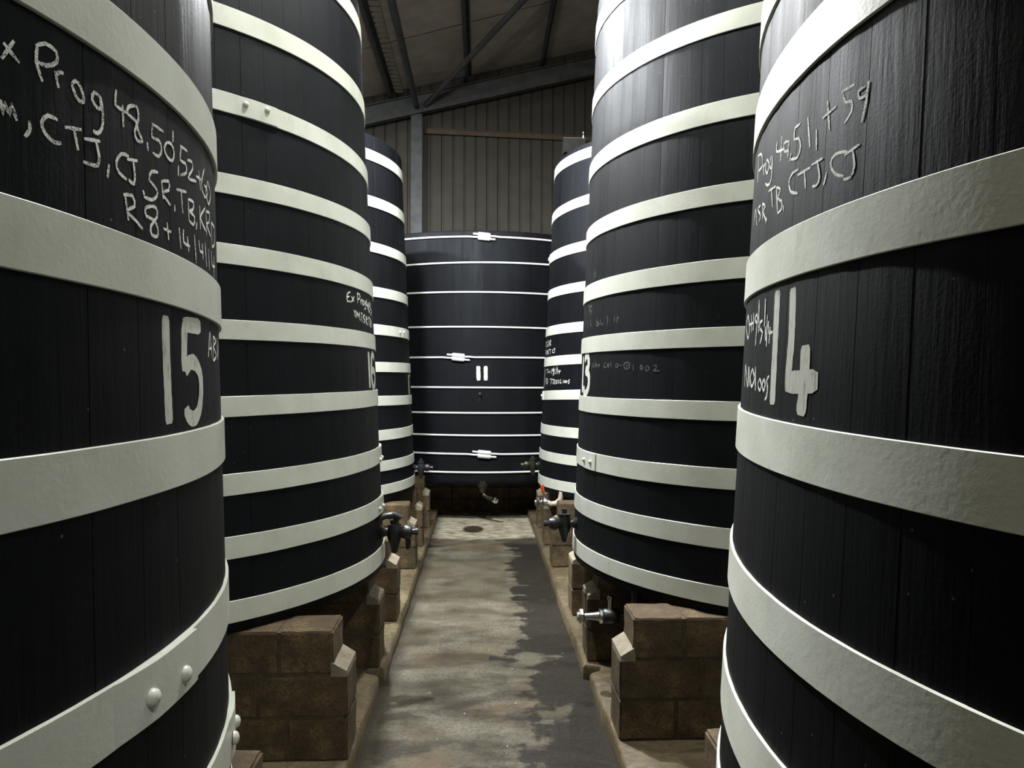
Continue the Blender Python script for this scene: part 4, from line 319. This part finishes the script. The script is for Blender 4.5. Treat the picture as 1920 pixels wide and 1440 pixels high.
def make_vat(v,label,number,cat='vat'):
    D=DATA[v]; cx,cy,R0,k,lx,ly=D['b']; zb=D['zbot']; zt=D['ztop']; zr=D['zref']
    root=empty('wooden_vat',(cx,cy,zb)); tag(root,label,cat,'tall tarred wooden vats in two rows' if v!='11' else None)
    def rad(z): return R0-k*(z-zr)
    def off(z): return lx*(z-zr),ly*(z-zr)
    def P(a,z,r): ox,oy=off(z); return Vector((ox+r*math.cos(a),oy+r*math.sin(a),z-zb))
    rnd=random.Random(int(v))
    # staves: one wall of boards, V grooves at the joints, board faces slightly flat
    bm=bmesh.new(); ns=STAVES if v!='11' else 96; cols=[]
    for i in range(ns):
        a0=2*PI*i/ns; da=2*PI/ns; gw=.0010/R0; j=rnd.uniform(-.0002,.0005); gd=rnd.choice((.0006,.0008,.0012,.003))
        cols+=[(a0,-gd),(a0+gw,j-.0003),(a0+da*.33,j+.0005),(a0+da*.67,j+.0005),(a0+da-gw,j-.0003)]
    zs=[zb,zb+.03,(zb+zt)/2,zt-.01,zt]
    rings=[[bm.verts.new(P(a,z,rad(z)+d-(.006 if z in(zb,zt) else 0))) for a,d in cols] for z in zs]
    inn=[[bm.verts.new(P(a,z,rad(z)-.055)) for a,d in cols] for z in (zt,zt-.09,)]
    inb=[[bm.verts.new(P(a,z,rad(z)-.055)) for a,d in cols] for z in (zb,zb+.045)]
    n=len(cols)
    def band(A,B):
        for i in range(n): bm.faces.new((A[i],A[(i+1)%n],B[(i+1)%n],B[i]))
    for A,B in zip(rings,rings[1:]): band(A,B)
    band(rings[-1],inn[0]); band(inn[0],inn[1]); bm.faces.new(inn[1]); band(inb[0],rings[0]); band(inb[1],inb[0]); bm.faces.new(inb[1][::-1])
    me_o=obj('staves',bm,M_WOOD,root,smooth=9)
    # hoops
    for h in D['hoops']:
        n_=h['n']; t,b=h['t'],h['b']; A,B=h['ab']
        bm=bmesh.new(); seg=180
        if h.get('rod'):
            zc=(t+b)/2; tr=h['rod']; gap=h.get('gap')
            if gap is None:
                ring=[]
                for i in range(seg):
                    a=2*PI*i/seg; ring.append(a)
                rr=[]
                for a in ring:
                    zz=zc+A*math.cos(a)+B*math.sin(a); rr.append([bm.verts.new(P(a,zz+tr*math.sin(q*PI/5),rad(zz)+tr*.95+tr*math.cos(q*PI/5))) for q in range(10)])
                for i in range(seg):
                    for q in range(10): bm.faces.new((rr[i][q],rr[(i+1)%seg][q],rr[(i+1)%seg][(q+1)%10],rr[i][(q+1)%10]))
            else:
                # the bar's two ends pass each other in a cast coupling
                def bar(a0,a1,dz0,dz1):
                    pts=[]
                    for i in range(161):
                        a=a0+(a1-a0)*i/160
                        e=max(0,1-abs(a-a0)/.075) if abs(a-a0)<.075 else 0; e2=max(0,1-abs(a-a1)/.075) if abs(a-a1)<.075 else 0
                        zz=zc+A*math.cos(a)+B*math.sin(a)+min(1,e*2)*dz0+min(1,e2*2)*dz1
                        pts.append(P(a,zz,rad(zz)+tr+.012*min(1,2*max(e,e2))))
                    tube(bm,pts,tr,10)
                bar(gap+.02,gap+2*PI-.02,.008,-.008)
            o=obj('hoop_rod',bm,M_ROD,root,smooth=40)
            if gap is not None:
                b2=bmesh.new(); z0_=zc+A*math.cos(gap)+B*math.sin(gap)
                def cp(s_,dz): return P(gap+s_/R0,z0_+dz,rad(z0_)+.030)
                tube(b2,[cp(-.165,.040),cp(-.09,.034)],.014,10); tube(b2,[cp(-.09,.034),cp(-.078,.033),cp(.08,.018),cp(.092,.017)],[.024,.031,.031,.024],14)
                tube(b2,[cp(.165,-.040),cp(.09,-.034)],.014,10); tube(b2,[cp(-.092,-.017),cp(-.08,-.018),cp(.078,-.033),cp(.09,-.034)],[.024,.031,.031,.024],14)
                obj('rod_coupling',b2,M_ROD,o,smooth=40)
            continue
        def wob(a,s): return .0012*noise.noise(Vector((math.cos(a)*6+n_*3,math.sin(a)*6,s)))
        sec=[(0,.0),(.0065,.0),(.008,.0015),(.008,1.0),(.0065,1.0),(0,1.0)]
        def crv(a0,a1,nn,r0,th,zin=0,close=True):
            rr=[]
            for i in range(nn if close else nn+1):
                a=a0+(a1-a0)*i/nn; tilt=A*math.cos(a)+B*math.sin(a); lo=b+tilt+wob(a,0)-zin; hi=t+tilt+wob(a,5)+zin
                if zin and not close: r0_=-.0075+(r0+.0075)*min(1,max(0,(i/nn)/.55)); lo+=.0012*(1 if i==nn else 0); hi-=.0012*(1 if i==nn else 0)
                else: r0_=r0
                prof=[(r0_,lo),(r0_+th-.0015,lo),(r0_+th,lo+.0015),(r0_+th,hi-.0015),(r0_+th-.0015,hi),(r0_,hi)]
                rr.append([bm.verts.new(P(a,z_,rad(z_-0)+d)) for d,z_ in prof])
            m_=len(rr)
            for i in range(m_ if close else m_-1):
                A_,B_=rr[i],rr[(i+1)%m_]
                for q in range(6): bm.faces.new((A_[q],B_[q],B_[(q+1)%6],A_[(q+1)%6]))
            if not close: bm.faces.new(rr[0]); bm.faces.new(rr[-1][::-1])
        crv(0,2*PI,seg,-.004,.012)
        lap=h.get('lap')
        if lap: crv(lap[0],lap[1],22,.006,.0095,-.001,False)
        MH=M_HOOP_WHITER if v=='14' else M_HOOP; o=obj('hoop',bm,MH,root,smooth=35)
        for ra in h.get('rivets',[]):
            b2=bmesh.new(); a,z_=ra; r_=rad(z_)+.0155; rv=.017 if v in('15','14') else .016
            Mx=axis(P(a,z_,r_-.002),P(a,z_,r_+.1)); lathe(b2,[(rv,0),(rv,.002),(rv*.92,.008),(rv*.62,.0125),(rv*.2,.0145),(0,.0147)],20,Mx)
            obj('rivet',b2,MH,o,smooth=60)
    # writing: ribbons laid on the boards
    for kind,nm,m_,lab in (('paint','painted_number',M_PAINT,number),('chalk','chalk_writing',M_CHALK,'white chalk handwriting'),('faint','faded_writing',M_FAINT,'faded grey chalk handwriting')):
        for ln in sorted({s[4] for s in STROKES if s[0]==v and s[1]==kind}):
          ss=[s for s in STROKES if s[0]==v and s[1]==kind and s[4]==ln]
          bm=bmesh.new(); lift=.0011
          for si,(_,_,wd,pts,_) in enumerate(ss):
              lf=lift+.0001*(si%5)
              q=[Vector(((a%(2*PI) if cx>1 else a)*R0,z_)) for a,z_ in pts]
              # resample smoothly
              fine=[]; m_n=len(q)
              for i in range(m_n-1):
                  p0=q[max(i-1,0)];p1=q[i];p2=q[i+1];p3=q[min(i+2,m_n-1)]; nn=max(2,int((p2-p1).length/.012)) if m_n>2 else max(2,int((p2-p1).length/.02))
                  for s_ in range(nn):
                      u=s_/nn
                      if m_n==2: fine.append(p1.lerp(p2,u))
                      else: fine.append(.5*((2*p1)+(p2-p0)*u+(2*p0-5*p1+4*p2-p3)*u*u+(3*p1-p0-3*p2+p3)*u**3))
              fine.append(q[-1]); last=None
              for i,p in enumerate(fine):
                  d=(fine[min(i+1,len(fine)-1)]-fine[max(i-1,0)]); 
                  if d.length<1e-6: d=Vector((0,1))
                  d.normalize(); nrm=Vector((-d.y,d.x)); hw=wd/2*(1+.14*noise.noise(Vector((p.x*60,p.y*60,si))))
                  if i in(0,len(fine)-1): hw*=.72
                  row=[bm.verts.new(P((p.x+nrm.x*hw*e)/R0,p.y+nrm.y*hw*e,rad(p.y+nrm.y*hw*e)+lf)) for e in (-1,-.33,.33,1)]
                  if last:
                      for c_ in range(3): bm.faces.new((last[c_],last[c_+1],row[c_+1],row[c_]))
                  last=row
          o=obj(nm,bm,m_,root); o['label']=lab
    return root,P,rad,zb
def cock(root,P,rad,zb,ang,z,style,s=1.0):
    # a cast cock standing out radially from the wall of the vat
    fl=P(ang,z,rad(z)-.004); M=Matrix.Translation(fl)@Matrix.Rotation(ang,4,'Z')@Matrix.Scale(s,4)
    bm=bmesh.new(); mm=M_CAST if style!='brass' else M_BRASS
    X=lambda r,pr:[(a,b) for a,b in pr]
    RX=M@Matrix.Rotation(PI/2,4,'Y')
    lathe(bm,[(.040,0),(.042,.012),(.034,.02),(.026,.03),(.024,.06),(.034,.075)],20,RX)
    lathe(bm,[(.012,-.125),(.020,-.115),(.024,-.09),(.034,-.06),(.042,-.03),(.044,.02),(.040,.045),(.030,.05)],20,M@Matrix.Translation((.085,0,0)))
    lathe(bm,[(.030,.10),(.026,.115),(.036,.13),(.043,.145),(.043,.165),(.036,.185),(.024,.19)],20,RX)
    o=obj('outlet_cock',bm,mm,root,smooth=40); 
    bm=bmesh.new(); lathe(bm,[(.018,.188),(.018,.205),(.022,.207),(.022,.222),(.012,.226)],8,RX)
    if style=='lever': lathe(bm,[(.016,0),(.018,-.04),(.014,-.06),(.006,-.075)],10,M@Matrix.Translation((.165,0,-.03)))
    obj('outlet_nut',bm,mm,o,smooth=35)
    bm=bmesh.new()
    if style=='lever':
        lathe(bm,[(.026,.045),(.026,.07),(.018,.075)],6,M@Matrix.Translation((.085,0,0)))
        tube(bm,[M@Vector(p) for p in ((.085,0,.065),(.115,-.01,.095),(.08,-.025,.105),(.03,-.04,.10),(.0,-.05,.08),(-.01,-.052,.055))],[.016*s,.024*s,.022*s,.018*s,.016*s,.017*s],10)
        obj('lever_handle',bm,mm,o,smooth=50)
    else:
        lathe(bm,[(.038,.045),(.042,.05),(.042,.066),(.030,.07)],20,M@Matrix.Translation((.085,0,0)))
        box(bm,-.016,.016,-.016,.016,.07,.10,M=M@Matrix.Translation((.085,0,0)),bev=.003)
        obj('plug_cap',bm,mm,o,smooth=40)
    return o
LAB={'15':'nearest left vat, black staves with pale grey hoops and a painted 15','16':'second vat on the left, painted 16 at its aisle side',
'17':'third and farthest vat of the left row, beside the far end vat','14':'nearest right vat, black staves with pale hoops and a painted 14','13':'second vat on the right, painted 13 at its aisle side',
'12':'third and farthest vat of the right row, with a small board box on top','11':'broad lower vat closing the aisle, thin white rods and a painted 11'}
NUM={'15':'painted number 15','16':'painted number 16','17':'painted number 17, seen edge on','14':'painted number 14','13':'painted number 13','12':'edge of a painted number','11':'painted number 11'}
VAT={v:make_vat(v,LAB[v],NUM[v]) for v in ('15','16','17','14','13','12','11')}
ZC=CAM_H-1.0
cock(*VAT['16'],0.0,CAM_H-1.005,'lever',1.12); cock(*VAT['13'],PI,CAM_H-1.0,'cap',1.05)
cock(*VAT['17'],0.03,CAM_H-.99,'cap',1.0); cock(*VAT['12'],PI-.03,CAM_H-.99,'brass',1.0)

# far vat: little thermometer pocket and the bottom outlet
r,P,rad,zb=VAT['11']
bm=bmesh.new(); z=CAM_H-.178*1.15+.02; a=-1.586
lathe(bm,[(.022,0),(.022,.03),(.012,.035),(.012,.08)],14,axis(P(a,z,rad(z)-.002),P(a,z,rad(z)+1))); box(bm,-.008,.008,-.008,.008,-.10,.02,M=Matrix.Translation(P(a,z,rad(z)+.01)))
obj('sample_plug',bm,M_CAST,r,smooth=40)
bm=bmesh.new(); c=P(-1.57,zb,rad(zb)); c=Vector((c.x,c.y+.10,-.0))
lathe(bm,[(.11,.04),(.10,-.02),(.06,-.06),(.045,-.13)],20,Matrix.Translation(c))
o=obj('bottom_outlet',bm,M_BRASS,r,smooth=40)
bm=bmesh.new(); tube(bm,[c+Vector(p) for p in ((0,0,-.12),(.02,-.02,-.17),(.08,-.06,-.20),(.17,-.14,-.215))],.026,14); obj('outlet_pipe',bm,M_BRASS,o,smooth=40)
bm=bmesh.new(); e=c+Vector((.17,-.14,-.215)); d=Vector((.5,-1,-.15)).normalized(); Mx=axis(e,e+d)
lathe(bm,[(.030,-.01),(.046,0),(.046,.035),(.034,.04)],8,Mx); lathe(bm,[(.034,.03),(.036,.05),(.024,.052),(.022,.0),(.001,.0)],20,Mx); obj('pipe_union',bm,M_STAIN,o,smooth=35)

# box on top of the right-hand far vat
zt=DATA['12']['ztop']
bxr=empty('board_box',(1.04,8.52,zt+.002)); tag(bxr,'small dark board box standing on the rim of the far right vat','box')
bm=bmesh.new(); box(bm,-.12,.12,-.10,.10,0,.155,bev=.003); obj('box_body',bm,M_BOARD,bxr)
bm=bmesh.new(); box(bm,-.125,.125,-.105,.105,.155,.161); o=obj('box_lid',bm,M_CAST,bxr)
bm=bmesh.new(); lathe(bm,[(.012,0),(.012,.02),(.006,.025),(.006,.05),(.010,.055),(.010,.065),(.004,.07)],12,Matrix.Translation((.10,-.08,.163))); obj('vent_cap',bm,M_STAIN,o,smooth=40)

# ------------------------------------------------------------------ block piers
def pier(sgn,xf,y0,th,ztop,label,seed,Ln=3.2,group='concrete block piers under the vats'):
    rnd=random.Random(seed); root=empty('block_pier',(sgn*xf,y0+th/2,.10)); tag(root,label,'pier',group)
    H=(ztop-.107)/3; step=.072; bm=bmesh.new()
    def blk(xa,xb,z0,z1):   # xa<xb measured away from the aisle
        b2=bmesh.new(); box(b2,xa,xb,-th/2,th/2,z0,z1)
        bmesh.ops.bevel(b2,geom=b2.edges[:],offset=.009,segments=2,affect='EDGES')
        bmesh.ops.subdivide_edges(b2,edges=[e for e in b2.edges if e.calc_length()>.08],cuts=5,use_grid_fill=True)
        for v in b2.verts:
            v.co+=.005*Vector(noise.noise_vector(v.co*14+Vector((seed*3.1,0,0))))
        for v in b2.verts: v.co.x*=sgn
        join(bm,b2,0)
    for cse in range(3):
        x=step if cse==2 else 0; z0=cse*H+.002; z1=(cse+1)*H-.002
        first=(.27,.44,.30)[2-cse] if True else .44
        while x<Ln-.05:
            x1=min(x+first,Ln); blk(x+ (0 if x in(0,step) else .004),x1-.004,z0,z1); x=x1; first=.44
    b2=bmesh.new(); box(b2,.02 if sgn>0 else -Ln+.02,Ln-.02 if sgn>0 else -.02,-th/2+.004,th/2-.004,0,2*H); join(bm,b2,1)
    b2=bmesh.new(); box(b2,(step+.02) if sgn>0 else -Ln+.02,Ln-.02 if sgn>0 else -(step+.02),-th/2+.004,th/2-.004,2*H,3*H-.006); join(bm,b2,1)
    obj('block_courses',bm,M_BLOCK,root,smooth=50,mats=[M_BLOCK,M_JOINT])
    bm=bmesh.new(); z=2*H
    sec=[(.004,z-.012),(.004,z+.016),(step+.012,z+.062),(step+.012,z-.012)]
    rows=[[bm.verts.new((sgn*(x+.004*noise.noise(Vector((j,x*30,seed)))),-th/2+th*j/8,zz+.006*noise.noise(Vector((j*.7,x*9,seed+3))))) for x,zz in sec] for j in range(9)]
    for A,B in zip(rows,rows[1:]):
        for q in range(4): bm.faces.new((A[q],A[(q+1)%4],B[(q+1)%4],B[q]))
    bm.faces.new(rows[0]); bm.faces.new(rows[-1][::-1])
    o=obj('mortar_haunch',bm,M_MORTAR,root,smooth=30); return root
ZT=CAM_H-1.245
PV=[(-1,.663,2.32,'15','brown block pier at the far side under the nearest left vat'),
(-1,.663,3.80,'16','brown block pier standing nearest under the second left vat, lit at its aisle end'),
(-1,.668,5.02,'16','brown block pier in shadow under the middle of the second left vat'),
(-1,.660,5.98,'16','brown block pier under the far side of the second left vat'),
(-1,.658,7.64,'17','brown block pier under the near side of the third left vat, behind the black cock'),
(-1,.669,8.68,'17','brown block pier under the middle of the third left vat'),
(-1,.667,9.78,'17','brown block pier under the far side of the third left vat, by the end vat'),
(1,.737,2.42,'14','brown block pier at the far side under the nearest right vat'),
(1,.737,3.955,'13','brown block pier standing nearest under the second right vat, top front edge lit'),
(1,.725,5.08,'13','brown block pier in shadow under the middle of the second right vat'),
(1,.740,6.08,'13','brown block pier under the far side of the second right vat'),
(1,.730,7.68,'12','brown block pier under the near side of the third right vat'),
(1,.735,8.72,'12','brown block pier under the middle of the third right vat'),
(1,.735,9.75,'12','brown block pier under the far side of the third right vat')]
for i,(s_,xf,y,v,lab) in enumerate(PV): pier(s_,xf,y,.28,ZT,lab,i+1)
z11=DATA['11']['zbot']
for i,(y,lab) in enumerate(((11.75,'dark block pier deep under the front of the far end vat'),(14.2,'dark block pier deep under the back of the far end vat'))):
    pr=empty('block_pier',(0,y,0)); tag(pr,lab,'pier')
    bm=bmesh.new()
    for c_ in range(3):
        for k in range(8): box(bm,-1.76+.44*k+.004,-1.76+.44*(k+1)-.004,-.14,.14,z11/3*c_+(.0),z11/3*(c_+1)-.006,bev=.006)
    obj('block_courses',bm,M_BLOCK,pr)

# ------------------------------------------------------------------ stainless and pipe fittings under the vats
def bottom_fitting(v,sgn,x,y,z,red=False,nut=.046):
    # a ball valve on the bottom outlet of a vat: horizontal hose tail with a hexagon nut, pipe bending up to the vat
    vr=VAT[v][0]; org=(x-vr.location.x,y-vr.location.y,z-vr.location.z); d=Vector((sgn,0,0)); k=.45 if red else 1
    c=d*(.20 if not red else .10)
    bm=bmesh.new(); Mx=Matrix.Rotation(PI/2 if sgn>0 else -PI/2,4,'Y'); lathe(bm,[(.034,-.055*k),(.046,-.04*k),(.046,.04*k),(.034,.055*k)],20,Matrix.Translation(c)@Mx)
    root=obj('bottom_valve',bm,M_CAST if not red else M_STAIN,vr,loc=org,smooth=40)
    if red: root['label']='bottom valve with an orange lever'
    Mx=Matrix.Rotation(PI/2 if sgn>0 else -PI/2,4,'Y')
    bm=bmesh.new(); lathe(bm,[(nut*.9,0),(nut,.006),(nut,.026),(nut*.9,.032)],6,Mx); lathe(bm,[(nut*.62,-.012),(nut*.62,0)],16,Mx); obj('union_nut',bm,M_STAIN,root,smooth=30)
    bm=bmesh.new(); lathe(bm,[(.020,.03),(.024,.08*k+.01),(.030,.125*k),(.046,.13*k),(.046,.145*k)],20,Mx); obj('hose_tail',bm,M_STAIN,root,smooth=35)
    bm=bmesh.new()
    if red: tube(bm,[c+d*.02,c+d*.06+Vector((0,0,-.02)),c+d*.12+Vector((0,0,-.015)),c+d*.17+Vector((0,0,.03)),c+d*.19+Vector((0,0,.0)),][:4]+[c+d*.185+Vector((0,0,ZT-z+.045))],.032,14)
    else: tube(bm,[c+d*.05,c+d*.12,c+d*.16+Vector((0,0,.04)),c+d*.165+Vector((0,0,ZT-z+.045))],.03,14)
    obj('bent_pipe',bm,M_GREY if red else M_CAST,root,smooth=40)
    bm=bmesh.new(); lathe(bm,[(.016,.03),(.016,.08 if red else .10),(.022,.085 if red else .105),(.020,.125 if not red else .10),(.006,.13 if not red else .102)],12,Matrix.Translation(c)); obj('valve_stem',bm,M_STAIN,root,smooth=40)
    if red:
        bm=bmesh.new(); tube(bm,[c+Vector(p) for p in ((0,0,.09),(-.02,-.01,.11),(-.035,-.015,.19))],[.012,.016,.020],10); obj('lever_sleeve',bm,M_RED,root,smooth=50)
    return root
bottom_fitting('13',1,.615,4.70,CAM_H-1.47)
bottom_fitting('12',1,.595,8.15,CAM_H-1.31,True,.055)
bottom_fitting('16',-1,-.83,5.62,CAM_H-1.52)

# ------------------------------------------------------------------ the lamps over the aisle (above the frame)
LL=['high bay lamp hanging high over the aisle behind the second vats','high bay lamp hanging low over the gap behind the second left vat','high bay lamp hanging over the aisle between the nearest and second vats','high bay lamp hanging behind the camera on the right','high bay lamp hanging in the bay left of the third left vat']
for (x,y,z,wt,col),lab in zip(LAMPS,LL):
    root=empty('high_bay_lamp',(x,y,z)); tag(root,lab,'lamp','high bay lamps')
    bm=bmesh.new(); lathe(bm,[(.05,.34),(.10,.33),(.12,.22),(.17,.16),(.30,.0),(.31,.0),(.31,-.01),(.30,-.01),(.165,.15),(.11,.18),(.02,.19)],28,caps=False); obj('lamp_shade',bm,M_LAMP,root,smooth=40)
    bm=bmesh.new(); tube(bm,[(0,0,.33),(0,0,roofz(x)-z-.02)],.01,8); obj('suspension_rod',bm,M_STEEL,root)
    ld=bpy.data.lights.new('bulb','POINT'); ld.energy=wt; ld.color=col; ld.shadow_soft_size=.07
    lo=bpy.data.objects.new('bulb',ld); C.objects.link(lo); lo.parent=root; lo.location=(0,0,-.01)
    # added point light above each shade to brighten the roof lining
    l2=bpy.data.lights.new('roof_fill_light','POINT'); l2.energy=wt*.12; l2.color=(1,.97,.92); l2.shadow_soft_size=.05
    lo=bpy.data.objects.new('roof_fill_light',l2); C.objects.link(lo); lo.parent=root; lo.location=(.09,0,.42)
